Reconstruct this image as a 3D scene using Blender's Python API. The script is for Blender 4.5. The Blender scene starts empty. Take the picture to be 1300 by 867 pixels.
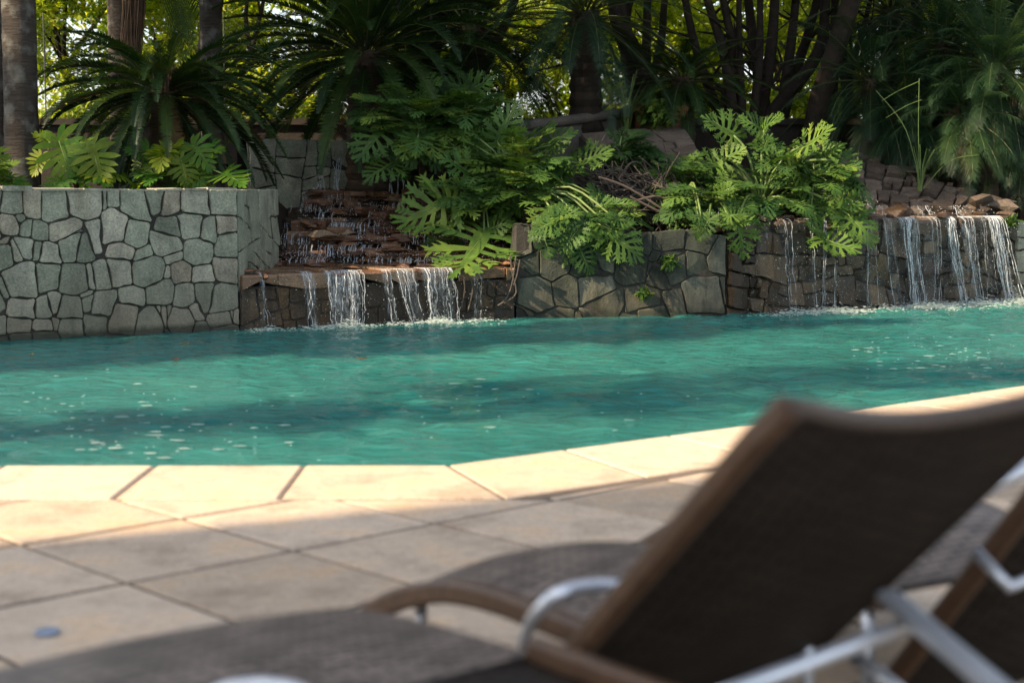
import bpy, math, random
import numpy as np
from mathutils import Vector, Matrix, noise
import bmesh

R = math.radians
V = Vector
scn = bpy.context.scene
COL = scn.collection
rng = random.Random(7)

# ------------------------------------------------------------------ camera
W_, H_ = 1300.0, 867.0
LENS = 55.0
FPX = LENS / 36.0 * W_
HC = 1.2
PITCH = math.atan((433.5 - 238) / FPX)
cam_d = bpy.data.cameras.new('camera')
cam = bpy.data.objects.new('camera', cam_d)
COL.objects.link(cam)
cam.location = (0, 0, HC)
cam.rotation_euler = (R(90) - PITCH, 0, 0)
cam_d.lens = LENS
cam_d.sensor_width = 36
cam_d.clip_end = 1000
cam_d.clip_start = 0.05
cam_d.dof.use_dof = True
cam_d.dof.focus_distance = 15.5
cam_d.dof.aperture_fstop = 2.1
scn.camera = cam
_f = V((0, math.cos(PITCH), -math.sin(PITCH)))
_u = V((0, math.sin(PITCH), math.cos(PITCH)))


def ray(px, py):
    return V((1, 0, 0)) * ((px - 650) / FPX) + _u * (-(py - 433.5) / FPX) + _f


def at(px, py, Y):
    d = ray(px, py)
    return V((0, 0, HC)) + d * (Y / d.y)


def onz(px, py, z):
    d = ray(px, py)
    return V((0, 0, HC)) + d * ((z - HC) / d.z)


# ------------------------------------------------------------------ mesh builder
class MB:
    def __init__(s):
        s.v = []; s.f = []; s.t = []; s.uv = None

    def add(s, vs, fs, tint=0.5):
        b = len(s.v)
        s.v.extend([tuple(q) for q in vs])
        for f in fs:
            s.f.append([b + i for i in f])
            s.t.append(tint)

    def build(s, name, mat, parent=None, smooth=False, loc=None):
        me = bpy.data.meshes.new(name)
        off = V((0, 0, 0))
        if parent is not None:
            p = parent
            while p is not None:
                off = off + p.location
                p = p.parent
        elif loc is not None:
            off = V(loc)
        vs = np.array(s.v, dtype=np.float64).reshape(-1, 3) - np.array(off)
        me.from_pydata(vs.tolist(), [], s.f)
        a = me.attributes.new('tint', 'FLOAT', 'FACE')
        a.data.foreach_set('value', s.t)
        if s.uv is not None:
            ul = me.uv_layers.new(name='UVMap')
            li = np.zeros(len(me.loops), dtype=np.int32)
            me.loops.foreach_get('vertex_index', li)
            uv = np.array(s.uv, dtype=np.float32)[li]
            ul.data.foreach_set('uv', uv.ravel())
        if smooth:
            me.polygons.foreach_set('use_smooth', [True] * len(me.polygons))
        me.materials.append(mat)
        me.update()
        o = bpy.data.objects.new(name, me)
        COL.objects.link(o)
        if parent is not None:
            o.parent = parent
        elif loc is not None:
            o.location = loc
        return o


def empty(name, loc, label, cat, group=None):
    o = bpy.data.objects.new(name, None)
    COL.objects.link(o)
    o.location = loc
    o.empty_display_size = 0.1
    o['label'] = label; o['category'] = cat
    if group: o['group'] = group
    return o


def tag(o, label, cat, group=None, kind=None):
    o['label'] = label; o['category'] = cat
    if group: o['group'] = group
    if kind: o['kind'] = kind
    return o


def tube(mb, pts, rad, n=6, tint=0.5, cap=True):
    pts = [V(p) for p in pts]
    if not hasattr(rad, '__len__'):
        rad = [rad] * len(pts)
    vs = []; fs = []
    ref = V((0.13, 0.21, 0.97))
    for i, p in enumerate(pts):
        t = (pts[min(i + 1, len(pts) - 1)] - pts[max(i - 1, 0)])
        if t.length < 1e-7: t = V((0, 0, 1))
        t.normalize()
        if abs(t.dot(ref)) > 0.96:
            ref = V((0.9, 0.3, 0.1))
        a = t.cross(ref).normalized(); b = t.cross(a)
        for k in range(n):
            an = 2 * math.pi * k / n
            vs.append(p + (a * math.cos(an) + b * math.sin(an)) * rad[i])
    for i in range(len(pts) - 1):
        for k in range(n):
            k2 = (k + 1) % n
            fs.append([i * n + k, i * n + k2, (i + 1) * n + k2, (i + 1) * n + k])
    if cap:
        fs.append(list(range(n))[::-1]); fs.append([(len(pts) - 1) * n + k for k in range(n)])
    mb.add(vs, fs, tint)


def smooth_path(pts, n=4):
    pts = [V(p) for p in pts]
    out = []
    for i in range(len(pts) - 1):
        p0 = pts[max(i - 1, 0)]; p1 = pts[i]; p2 = pts[i + 1]; p3 = pts[min(i + 2, len(pts) - 1)]
        for k in range(n):
            t = k / n
            out.append(0.5 * ((2 * p1) + (p2 - p0) * t + (2 * p0 - 5 * p1 + 4 * p2 - p3) * t * t + (3 * p1 - p0 - 3 * p2 + p3) * t ** 3))
    out.append(pts[-1])
    return out


def box(mb, lo, hi, tint=0.5):
    x0, y0, z0 = lo; x1, y1, z1 = hi
    vs = [(x0, y0, z0), (x1, y0, z0), (x1, y1, z0), (x0, y1, z0), (x0, y0, z1), (x1, y0, z1), (x1, y1, z1), (x0, y1, z1)]
    mb.add(vs, [[3, 2, 1, 0], [4, 5, 6, 7], [0, 1, 5, 4], [1, 2, 6, 5], [2, 3, 7, 6], [3, 0, 4, 7]], tint)


def boulder(mb, c, r, tint, rg, flat=1.0, n=16, rot=None, bev=.09):
    bm = bmesh.new()
    for _ in range(n):
        d = V((rg.gauss(0, 1), rg.gauss(0, 1), rg.gauss(0, 1))).normalized()
        k = rg.uniform(0.82, 1.0)
        bm.verts.new((d.x * r[0] * k, d.y * r[1] * k, d.z * r[2] * k))
    bmesh.ops.convex_hull(bm, input=bm.verts)
    loose = [v for v in bm.verts if not v.link_faces]
    bmesh.ops.delete(bm, geom=loose, context='VERTS')
    bmesh.ops.bevel(bm, geom=list(bm.edges), offset=min(r) * bev, segments=1, affect='EDGES', profile=0.6)
    M = (rot if rot else Matrix.Rotation(rg.uniform(0, 6.28), 3, 'Z'))
    bm.verts.index_update()
    vs = [M @ v.co + V(c) for v in bm.verts]
    fs = [[v.index for v in f.verts] for f in bm.faces]
    mb.add(vs, fs, tint)
    bm.free()


# ------------------------------------------------------------------ materials
def new_mat(name):
    m = bpy.data.materials.new(name)
    m.use_nodes = True
    nt = m.node_tree
    for n in list(nt.nodes): nt.nodes.remove(n)
    return m, nt, nt.nodes, nt.links


def N(nodes, typ, **kw):
    n = nodes.new(typ)
    for k, v in kw.items():
        if k.startswith('i_'):
            n.inputs[k[2:].replace('_', ' ')].default_value = v
        else:
            setattr(n, k, v)
    return n


def ramp(nodes, stops, interp='LINEAR'):
    r = nodes.new('ShaderNodeValToRGB')
    r.color_ramp.interpolation = interp
    el = r.color_ramp.elements
    while len(el) > 1: el.remove(el[0])
    el[0].position = stops[0][0]; el[0].color = (*stops[0][1], 1)
    for p, c in stops[1:]:
        e = el.new(p); e.color = (*c, 1)
    return r


def mixc(nodes, links, fac, a, b, blend='MIX'):
    m = nodes.new('ShaderNodeMix'); m.data_type = 'RGBA'; m.blend_type = blend
    for sock, val in ((m.inputs[0], fac), (m.inputs[6], a), (m.inputs[7], b)):
        if hasattr(val, 'links') or isinstance(val, bpy.types.NodeSocket): links.new(val, sock)
        elif isinstance(val, (int, float)): sock.default_value = val
        else: sock.default_value = (*val, 1)
    return m.outputs[2]


def mat_leaf(name, stops, transl=0.35, tcol=None, rough=0.42, spec=0.5):
    m, nt, nd, lk = new_mat(name)
    at_ = N(nd, 'ShaderNodeAttribute', attribute_name='tint')
    rp = ramp(nd, stops)
    lk.new(at_.outputs['Fac'], rp.inputs[0])
    geo = N(nd, 'ShaderNodeNewGeometry')
    nz = N(nd, 'ShaderNodeTexNoise'); nz.inputs['Scale'].default_value = 9.0; nz.inputs['Detail'].default_value = 3
    lk.new(geo.outputs['Position'], nz.inputs['Vector'])
    nr = ramp(nd, [(0.3, (0.72, 0.72, 0.72)), (0.7, (1.2, 1.2, 1.1))])
    lk.new(nz.outputs[0], nr.inputs[0])
    c = mixc(nd, lk, 1.0, rp.outputs[0], nr.outputs[0], 'MULTIPLY')
    p = N(nd, 'ShaderNodeBsdfPrincipled')
    p.inputs['Roughness'].default_value = rough
    p.inputs['Specular IOR Level'].default_value = spec
    lk.new(c, p.inputs['Base Color'])
    t = N(nd, 'ShaderNodeBsdfTranslucent')
    tc = mixc(nd, lk, 1.0, c, tcol or (1.6, 1.5, 0.6), 'MULTIPLY')
    lk.new(tc, t.inputs['Color'])
    mx = N(nd, 'ShaderNodeMixShader'); mx.inputs[0].default_value = transl
    lk.new(p.outputs[0], mx.inputs[1]); lk.new(t.outputs[0], mx.inputs[2])
    o = N(nd, 'ShaderNodeOutputMaterial'); lk.new(mx.outputs[0], o.inputs[0])
    return m


def mat_rock(name, stops, rough=0.85, speck=0.35, scale=1.0, bump=0.5, stain=None, streak=None, spec=0.4):
    m, nt, nd, lk = new_mat(name)
    a = N(nd, 'ShaderNodeAttribute', attribute_name='tint')
    rp = ramp(nd, stops); lk.new(a.outputs['Fac'], rp.inputs[0])
    geo = N(nd, 'ShaderNodeNewGeometry')
    n1 = N(nd, 'ShaderNodeTexNoise'); n1.inputs['Scale'].default_value = 55 * scale; n1.inputs['Detail'].default_value = 6; n1.inputs['Roughness'].default_value = 0.7
    n2 = N(nd, 'ShaderNodeTexNoise'); n2.inputs['Scale'].default_value = 5.5 * scale; n2.inputs['Detail'].default_value = 8; n2.inputs['Roughness'].default_value = 0.65
    lk.new(geo.outputs['Position'], n1.inputs['Vector']); lk.new(geo.outputs['Position'], n2.inputs['Vector'])
    r1 = ramp(nd, [(0.3, (1 - speck,) * 3), (0.7, (1 + speck,) * 3)]); lk.new(n1.outputs[0], r1.inputs[0])
    r2 = ramp(nd, [(0.28, (0.6, 0.6, 0.6)), (0.72, (1.35, 1.3, 1.25))]); lk.new(n2.outputs[0], r2.inputs[0])
    c = mixc(nd, lk, 1.0, rp.outputs[0], r1.outputs[0], 'MULTIPLY')
    c = mixc(nd, lk, 1.0, c, r2.outputs[0], 'MULTIPLY')
    if stain:
        zlo, zhi, scol = stain
        sx = N(nd, 'ShaderNodeSeparateXYZ'); lk.new(geo.outputs['Position'], sx.inputs[0])
        ad = N(nd, 'ShaderNodeMath', operation='MULTIPLY_ADD'); lk.new(n2.outputs[0], ad.inputs[0]); ad.inputs[1].default_value = -0.5; lk.new(sx.outputs[2], ad.inputs[2])
        mr = N(nd, 'ShaderNodeMapRange'); lk.new(ad.outputs[0], mr.inputs[0])
        mr.inputs[1].default_value = zlo - 0.25; mr.inputs[2].default_value = zhi - 0.25; mr.inputs[3].default_value = 0.75; mr.inputs[4].default_value = 0.0
        c = mixc(nd, lk, mr.outputs[0], c, scol)
        ad2 = N(nd, 'ShaderNodeMath', operation='MULTIPLY_ADD'); lk.new(n2.outputs[0], ad2.inputs[0]); ad2.inputs[1].default_value = -0.12; lk.new(sx.outputs[2], ad2.inputs[2])
        mr2 = N(nd, 'ShaderNodeMapRange'); lk.new(ad2.outputs[0], mr2.inputs[0])
        mr2.inputs[1].default_value = -0.105; mr2.inputs[2].default_value = -0.055; mr2.inputs[3].default_value = 0.85; mr2.inputs[4].default_value = 0.0
        c = mixc(nd, lk, mr2.outputs[0], c, (.03, .034, .022))
    if streak:
        mp = N(nd, 'ShaderNodeMapping'); lk.new(geo.outputs['Position'], mp.inputs[0]); mp.inputs['Scale'].default_value = (5, 5, 0.9)
        n4 = N(nd, 'ShaderNodeTexNoise'); n4.inputs['Scale'].default_value = 1.0; n4.inputs['Detail'].default_value = 6; n4.inputs['Roughness'].default_value = .65
        lk.new(mp.outputs[0], n4.inputs['Vector'])
        r4 = ramp(nd, [(0.34, streak[0]), (0.5, (1, 1, 1)), (0.68, streak[1])]); lk.new(n4.outputs[0], r4.inputs[0])
        c = mixc(nd, lk, 1.0, c, r4.outputs[0], 'MULTIPLY')
    p = N(nd, 'ShaderNodeBsdfPrincipled')
    lk.new(c, p.inputs['Base Color'])
    p.inputs['Specular IOR Level'].default_value = spec
    rr = N(nd, 'ShaderNodeMapRange'); lk.new(n2.outputs[0], rr.inputs[0])
    rr.inputs[3].default_value = max(rough - 0.12, 0.05); rr.inputs[4].default_value = min(rough + 0.1, 1)
    lk.new(rr.outputs[0], p.inputs['Roughness'])
    sm = N(nd, 'ShaderNodeMath', operation='MULTIPLY_ADD'); lk.new(n1.outputs[0], sm.inputs[0]); sm.inputs[1].default_value = 0.35; lk.new(n2.outputs[0], sm.inputs[2])
    b = N(nd, 'ShaderNodeBump'); b.inputs['Strength'].default_value = bump; b.inputs['Distance'].default_value = 0.05
    lk.new(sm.outputs[0], b.inputs['Height']); lk.new(b.outputs[0], p.inputs['Normal'])
    o = N(nd, 'ShaderNodeOutputMaterial'); lk.new(p.outputs[0], o.inputs[0])
    return m


def mat_plain(name, col, rough=0.6, metal=0.0, noise_amt=0.25, nscale=12, bump=0.15, spec=0.5):
    m, nt, nd, lk = new_mat(name)
    geo = N(nd, 'ShaderNodeTexCoord')
    n1 = N(nd, 'ShaderNodeTexNoise'); n1.inputs['Scale'].default_value = nscale; n1.inputs['Detail'].default_value = 6
    lk.new(geo.outputs['Object'], n1.inputs['Vector'])
    r1 = ramp(nd, [(0.3, (1 - noise_amt,) * 3), (0.7, (1 + noise_amt,) * 3)]); lk.new(n1.outputs[0], r1.inputs[0])
    c = mixc(nd, lk, 1.0, col, r1.outputs[0], 'MULTIPLY')
    p = N(nd, 'ShaderNodeBsdfPrincipled'); lk.new(c, p.inputs['Base Color'])
    p.inputs['Roughness'].default_value = rough; p.inputs['Metallic'].default_value = metal
    p.inputs['Specular IOR Level'].default_value = spec
    if bump:
        b = N(nd, 'ShaderNodeBump'); b.inputs['Strength'].default_value = bump; b.inputs['Distance'].default_value = 0.02
        lk.new(n1.outputs[0], b.inputs['Height']); lk.new(b.outputs[0], p.inputs['Normal'])
    o = N(nd, 'ShaderNodeOutputMaterial'); lk.new(p.outputs[0], o.inputs[0])
    return m


def mat_bark(name, c1, c2, ringscale=14, lichen=None, bump=0.6):
    m, nt, nd, lk = new_mat(name)
    geo = N(nd, 'ShaderNodeNewGeometry')
    mp = N(nd, 'ShaderNodeMapping'); lk.new(geo.outputs['Position'], mp.inputs[0])
    mp.inputs['Scale'].default_value = (3, 3, ringscale)
    n1 = N(nd, 'ShaderNodeTexNoise'); n1.inputs['Scale'].default_value = 2.0; n1.inputs['Detail'].default_value = 7; n1.inputs['Roughness'].default_value = 0.7
    lk.new(mp.outputs[0], n1.inputs['Vector'])
    n2 = N(nd, 'ShaderNodeTexNoise'); n2.inputs['Scale'].default_value = 7; n2.inputs['Detail'].default_value = 8
    lk.new(geo.outputs['Position'], n2.inputs['Vector'])
    r = ramp(nd, [(0.3, c1), (0.7, c2)]); lk.new(n1.outputs[0], r.inputs[0])
    c = r.outputs[0]
    if lichen:
        lr = ramp(nd, [(0.5, (0, 0, 0)), (0.66, (1, 1, 1))]); lk.new(n2.outputs[0], lr.inputs[0])
        c = mixc(nd, lk, lr.outputs[0], c, lichen)
    p = N(nd, 'ShaderNodeBsdfPrincipled'); lk.new(c, p.inputs['Base Color']); p.inputs['Roughness'].default_value = 0.9
    p.inputs['Specular IOR Level'].default_value = 0.2
    ad = N(nd, 'ShaderNodeMath', operation='ADD'); lk.new(n1.outputs[0], ad.inputs[0]); lk.new(n2.outputs[0], ad.inputs[1])
    b = N(nd, 'ShaderNodeBump'); b.inputs['Strength'].default_value = bump; b.inputs['Distance'].default_value = 0.03
    lk.new(ad.outputs[0], b.inputs['Height']); lk.new(b.outputs[0], p.inputs['Normal'])
    o = N(nd, 'ShaderNodeOutputMaterial'); lk.new(p.outputs[0], o.inputs[0])
    return m


def mat_weave(name, c1, c2, su=70, sv=40, rough=0.55, spec=.4):
    m, nt, nd, lk = new_mat(name)
    tc = N(nd, 'ShaderNodeTexCoord')
    mp = N(nd, 'ShaderNodeMapping'); lk.new(tc.outputs['UV'], mp.inputs[0]); mp.inputs['Scale'].default_value = (su, sv, 1)
    br = N(nd, 'ShaderNodeTexBrick'); lk.new(mp.outputs[0], br.inputs['Vector'])
    br.inputs['Scale'].default_value = 1.0; br.inputs['Mortar Size'].default_value = 0.09; br.inputs['Mortar Smooth'].default_value = 0.6
    br.inputs['Brick Width'].default_value = 1.0; br.inputs['Row Height'].default_value = 0.5
    br.inputs['Color1'].default_value = (*c1, 1); br.inputs['Color2'].default_value = (*c2, 1)
    br.inputs['Mortar'].default_value = (c1[0] * .25, c1[1] * .25, c1[2] * .25, 1)
    nz = N(nd, 'ShaderNodeTexNoise'); nz.inputs['Scale'].default_value = 6; nz.inputs['Detail'].default_value = 4
    lk.new(tc.outputs['UV'], nz.inputs['Vector'])
    nr = ramp(nd, [(0.3, (0.75,) * 3), (0.7, (1.2,) * 3)]); lk.new(nz.outputs[0], nr.inputs[0])
    c = mixc(nd, lk, 1.0, br.outputs['Color'], nr.outputs[0], 'MULTIPLY')
    p = N(nd, 'ShaderNodeBsdfPrincipled'); lk.new(c, p.inputs['Base Color']); p.inputs['Roughness'].default_value = rough
    p.inputs['Specular IOR Level'].default_value = spec
    b = N(nd, 'ShaderNodeBump'); b.inputs['Strength'].default_value = 0.8; b.inputs['Distance'].default_value = 0.006; b.invert = True
    lk.new(br.outputs['Fac'], b.inputs['Height']); lk.new(b.outputs[0], p.inputs['Normal'])
    o = N(nd, 'ShaderNodeOutputMaterial'); lk.new(p.outputs[0], o.inputs[0])
    return m


def mat_deck(name):
    m, nt, nd, lk = new_mat(name)
    a = N(nd, 'ShaderNodeAttribute', attribute_name='tint')
    rp = ramp(nd, [(0, (0.42, 0.325, 0.235)), (0.5, (0.52, 0.41, 0.305)), (1, (0.58, 0.465, 0.355))]); lk.new(a.outputs['Fac'], rp.inputs[0])
    geo = N(nd, 'ShaderNodeNewGeometry')
    n1 = N(nd, 'ShaderNodeTexNoise'); n1.inputs['Scale'].default_value = 110; n1.inputs['Detail'].default_value = 3
    n2 = N(nd, 'ShaderNodeTexNoise'); n2.inputs['Scale'].default_value = 3.2; n2.inputs['Detail'].default_value = 7; n2.inputs['Roughness'].default_value = 0.6
    n3 = N(nd, 'ShaderNodeTexNoise'); n3.inputs['Scale'].default_value = 24; n3.inputs['Detail'].default_value = 5
    for n in (n1, n2, n3): lk.new(geo.outputs['Position'], n.inputs['Vector'])
    r1 = ramp(nd, [(0.30, (0.55,) * 3), (0.45, (1.0,) * 3), (0.7, (1.06,) * 3)]); lk.new(n1.outputs[0], r1.inputs[0])
    r2 = ramp(nd, [(0.3, (0.70, 0.67, 0.64)), (0.5, (1, 1, 1)), (0.70, (1.12, 1.0, 0.84))]); lk.new(n2.outputs[0], r2.inputs[0])
    r3 = ramp(nd, [(0.3, (0.88, 0.87, 0.86)), (0.6, (1.04,) * 3)]); lk.new(n3.outputs[0], r3.inputs[0])
    c = mixc(nd, lk, 1, rp.outputs[0], r1.outputs[0], 'MULTIPLY')
    c = mixc(nd, lk, 1, c, r2.outputs[0], 'MULTIPLY')
    c = mixc(nd, lk, 1, c, r3.outputs[0], 'MULTIPLY')
    p = N(nd, 'ShaderNodeBsdfPrincipled'); lk.new(c, p.inputs['Base Color']); p.inputs['Roughness'].default_value = 0.75
    p.inputs['Specular IOR Level'].default_value = 0.3
    b = N(nd, 'ShaderNodeBump'); b.inputs['Strength'].default_value = 0.25; b.inputs['Distance'].default_value = 0.004
    lk.new(n1.outputs[0], b.inputs['Height']); lk.new(b.outputs[0], p.inputs['Normal'])
    o = N(nd, 'ShaderNodeOutputMaterial'); lk.new(p.outputs[0], o.inputs[0])
    return m


def mat_water():
    m, nt, nd, lk = new_mat('pool_water')
    geo = N(nd, 'ShaderNodeNewGeometry')
    mp = N(nd, 'ShaderNodeMapping'); lk.new(geo.outputs['Position'], mp.inputs[0]); mp.inputs['Scale'].default_value = (0.55, 1.15, 1)
    n1 = N(nd, 'ShaderNodeTexNoise'); n1.inputs['Scale'].default_value = 11.0; n1.inputs['Detail'].default_value = 4; n1.inputs['Distortion'].default_value = 0.2
    n2 = N(nd, 'ShaderNodeTexNoise'); n2.inputs['Scale'].default_value = 0.55; n2.inputs['Detail'].default_value = 3
    lk.new(mp.outputs[0], n1.inputs['Vector']); lk.new(geo.outputs['Position'], n2.inputs['Vector'])
    rp = ramp(nd, [(0.3, (0.020, 0.124, 0.116)), (0.5, (0.028, 0.154, 0.139)), (0.7, (0.044, 0.190, 0.163))]); lk.new(n2.outputs[0], rp.inputs[0])
    p = N(nd, 'ShaderNodeBsdfPrincipled'); lk.new(rp.outputs[0], p.inputs['Base Color'])
    p.inputs['Roughness'].default_value = 0.03; p.inputs['IOR'].default_value = 1.33
    p.inputs['Subsurface Weight'].default_value = 0.7; p.inputs['Subsurface Radius'].default_value = (.25, .8, .8); p.inputs['Subsurface Scale'].default_value = 1.4
    b = N(nd, 'ShaderNodeBump'); b.inputs['Strength'].default_value = 0.9; b.inputs['Distance'].default_value = 0.035
    lk.new(n1.outputs[0], b.inputs['Height']); lk.new(b.outputs[0], p.inputs['Normal'])
    o = N(nd, 'ShaderNodeOutputMaterial'); lk.new(p.outputs[0], o.inputs[0])
    return m


def mat_sheet():
    m, nt, nd, lk = new_mat('falling_sheet')
    tc = N(nd, 'ShaderNodeTexCoord')
    a = N(nd, 'ShaderNodeAttribute', attribute_name='tint')
    outs = []
    for sc, dt in (((75, 5.0, 1), 4), ((26, 11, 1), 3)):
        mp = N(nd, 'ShaderNodeMapping'); lk.new(tc.outputs['UV'], mp.inputs[0]); mp.inputs['Scale'].default_value = sc
        n_ = N(nd, 'ShaderNodeTexNoise'); n_.inputs['Scale'].default_value = 1; n_.inputs['Detail'].default_value = dt; n_.inputs['Roughness'].default_value = .62; n_.inputs['Distortion'].default_value = .5
        lk.new(mp.outputs[0], n_.inputs['Vector']); outs.append(n_)
    av = N(nd, 'ShaderNodeMath', operation='MULTIPLY_ADD'); lk.new(outs[0].outputs[0], av.inputs[0]); av.inputs[1].default_value = .65
    av2 = N(nd, 'ShaderNodeMath', operation='MULTIPLY'); lk.new(outs[1].outputs[0], av2.inputs[0]); av2.inputs[1].default_value = .35
    lk.new(av2.outputs[0], av.inputs[2])
    sb = N(nd, 'ShaderNodeMath', operation='SUBTRACT'); lk.new(av.outputs[0], sb.inputs[0]); lk.new(a.outputs['Fac'], sb.inputs[1])
    mr = N(nd, 'ShaderNodeMapRange'); lk.new(sb.outputs[0], mr.inputs[0]); mr.inputs[1].default_value = -.05; mr.inputs[2].default_value = .17; mr.inputs[3].default_value = .02; mr.inputs[4].default_value = .66
    p = N(nd, 'ShaderNodeBsdfPrincipled'); p.inputs['Base Color'].default_value = (.50, .54, .55, 1); p.inputs['Roughness'].default_value = .1
    b = N(nd, 'ShaderNodeBump'); b.inputs['Strength'].default_value = .8; b.inputs['Distance'].default_value = .01; lk.new(av.outputs[0], b.inputs['Height']); lk.new(b.outputs[0], p.inputs['Normal'])
    t = N(nd, 'ShaderNodeBsdfTransparent')
    mx = N(nd, 'ShaderNodeMixShader'); lk.new(mr.outputs[0], mx.inputs[0]); lk.new(t.outputs[0], mx.inputs[1]); lk.new(p.outputs[0], mx.inputs[2])
    o = N(nd, 'ShaderNodeOutputMaterial'); lk.new(mx.outputs[0], o.inputs[0])
    return m


def mat_falling():
    m, nt, nd, lk = new_mat('falling_water')
    geo = N(nd, 'ShaderNodeNewGeometry')
    mp = N(nd, 'ShaderNodeMapping'); lk.new(geo.outputs['Position'], mp.inputs[0]); mp.inputs['Scale'].default_value = (60, 60, 14)
    n1 = N(nd, 'ShaderNodeTexNoise'); n1.inputs['Scale'].default_value = 1.0; n1.inputs['Detail'].default_value = 4
    lk.new(mp.outputs[0], n1.inputs['Vector'])
    r = ramp(nd, [(0.34, (0.15,) * 3), (0.66, (0.8,) * 3)]); lk.new(n1.outputs[0], r.inputs[0])
    p = N(nd, 'ShaderNodeBsdfPrincipled'); p.inputs['Base Color'].default_value = (0.72, 0.78, 0.82, 1)
    p.inputs['Roughness'].default_value = 0.12
    t = N(nd, 'ShaderNodeBsdfTransparent')
    mx = N(nd, 'ShaderNodeMixShader'); lk.new(r.outputs[0], mx.inputs[0]); lk.new(t.outputs[0], mx.inputs[1]); lk.new(p.outputs[0], mx.inputs[2])
    o = N(nd, 'ShaderNodeOutputMaterial'); lk.new(mx.outputs[0], o.inputs[0])
    return m


M_STONE = mat_rock('granite', [(0, (0.18, 0.195, 0.15)), (0.35, (0.27, 0.285, 0.225)), (0.6, (0.33, 0.33, 0.265)), (0.8, (0.31, 0.27, 0.21)), (1, (0.40, 0.39, 0.32))],
                   speck=0.42, bump=0.5, stain=(-0.08, 0.55, (0.15, 0.125, 0.085)), streak=((.75, .74, .7), (1.15, 1.15, 1.1)))
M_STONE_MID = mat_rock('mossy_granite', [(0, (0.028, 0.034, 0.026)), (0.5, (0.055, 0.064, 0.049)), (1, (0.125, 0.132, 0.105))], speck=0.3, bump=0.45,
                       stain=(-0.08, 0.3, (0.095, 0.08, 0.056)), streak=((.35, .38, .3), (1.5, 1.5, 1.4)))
M_STONE_WET = mat_rock('wet_stone', [(0, (0.034, 0.023, 0.013)), (0.5, (0.066, 0.043, 0.023)), (1, (0.12, 0.088, 0.052))], rough=0.42, speck=0.4, bump=0.8, spec=0.35, streak=((.4, .38, .36), (1.5, 1.35, 1.1)))
M_CASC = mat_rock('rusty_cascade_stone', [(0, (0.075, 0.034, 0.017)), (0.5, (0.145, 0.07, 0.034)), (0.85, (0.21, 0.12, 0.065)), (1, (0.30, 0.23, 0.15))], rough=0.26, speck=0.4, bump=0.7, spec=0.6)
M_LIP = mat_rock('brown_wet_rock', [(0, (0.045, 0.029, 0.018)), (0.5, (0.088, 0.058, 0.037)), (1, (0.17, 0.125, 0.085))], rough=0.3, speck=0.45, bump=0.8, spec=0.5)
M_ROCK = mat_rock('brown_rock', [(0, (0.05, 0.037, 0.027)), (0.5, (0.09, 0.069, 0.053)), (1, (0.155, 0.125, 0.098))], rough=0.85, speck=0.45, bump=1.0)
M_MORTAR = mat_rock('dark_joint', [(0, (0.035, 0.033, 0.028)), (1, (0.05, 0.046, 0.04))], rough=0.95, bump=0.4)
M_DARKWALL = mat_rock('dark_timber', [(0, (0.022, 0.018, 0.015)), (1, (0.034, 0.028, 0.023))], rough=0.9, bump=0.2)
M_SOIL = mat_rock('soil', [(0, (0.03, 0.022, 0.015)), (1, (0.06, 0.045, 0.03))], rough=0.95, bump=0.8)
M_CONC = mat_rock('dark_concrete', [(0, (0.075, 0.07, 0.06)), (1, (0.10, 0.09, 0.078))], rough=0.8, bump=0.2)
M_DECK = mat_deck('travertine')
M_GROUT = mat_plain('grout', (0.11, 0.086, 0.066), 0.95)
M_WATER = mat_water()
M_FALL = mat_falling()
M_SHEET = mat_sheet()
M_FOAM = mat_leaf('foam', [(0, (.5, .6, .6)), (1, (.7, .76, .76))], .45, tcol=(.7, .9, .9), rough=.4)
M_FLECK = mat_leaf('pale_fleck', [(0, (.22, .36, .36)), (1, (.38, .5, .5))], .3, tcol=(.7, .9, .9), rough=.3)
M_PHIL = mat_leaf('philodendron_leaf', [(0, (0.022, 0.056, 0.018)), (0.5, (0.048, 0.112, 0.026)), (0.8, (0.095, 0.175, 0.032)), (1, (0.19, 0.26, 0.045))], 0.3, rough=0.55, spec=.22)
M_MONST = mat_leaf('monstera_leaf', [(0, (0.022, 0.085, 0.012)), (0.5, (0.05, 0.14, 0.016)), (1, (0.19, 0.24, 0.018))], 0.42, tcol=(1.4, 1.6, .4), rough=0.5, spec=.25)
M_PETI = mat_leaf('petiole', [(0, (0.06, 0.12, 0.03)), (1, (0.20, 0.27, 0.09))], 0.1)
M_STALK = mat_leaf('frond_stalk', [(0, (.03, .05, .014)), (1, (.07, .085, .025))], .1)
M_CYCAD = mat_leaf('cycad_leaf', [(0, (0.008, 0.024, 0.007)), (0.6, (0.020, 0.048, 0.011)), (0.9, (0.045, 0.078, 0.015)), (1, (0.08, 0.052, 0.022))], 0.22, rough=0.5, spec=.3)
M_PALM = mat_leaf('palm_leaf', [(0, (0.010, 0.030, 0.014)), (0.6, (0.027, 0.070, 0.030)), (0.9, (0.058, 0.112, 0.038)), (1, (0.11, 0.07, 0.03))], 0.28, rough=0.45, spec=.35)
M_DEAD = mat_leaf('dead_frond', [(0, (0.085, 0.05, 0.03)), (1, (0.17, 0.11, 0.065))], 0.2, tcol=(1.2, 1.0, 0.8), rough=0.8)
M_BG = mat_leaf('garden_tree_leaf', [(0, (0.10, 0.19, 0.02)), (0.5, (0.25, 0.35, 0.035)), (1, (0.44, 0.48, 0.05))], 0.55, tcol=(1.7, 1.55, 0.4), rough=0.5)
M_DARKLEAF = mat_leaf('canopy_leaf', [(0, (0.025, 0.05, 0.012)), (1, (0.06, 0.10, 0.02))], 0.3, rough=0.45)
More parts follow.
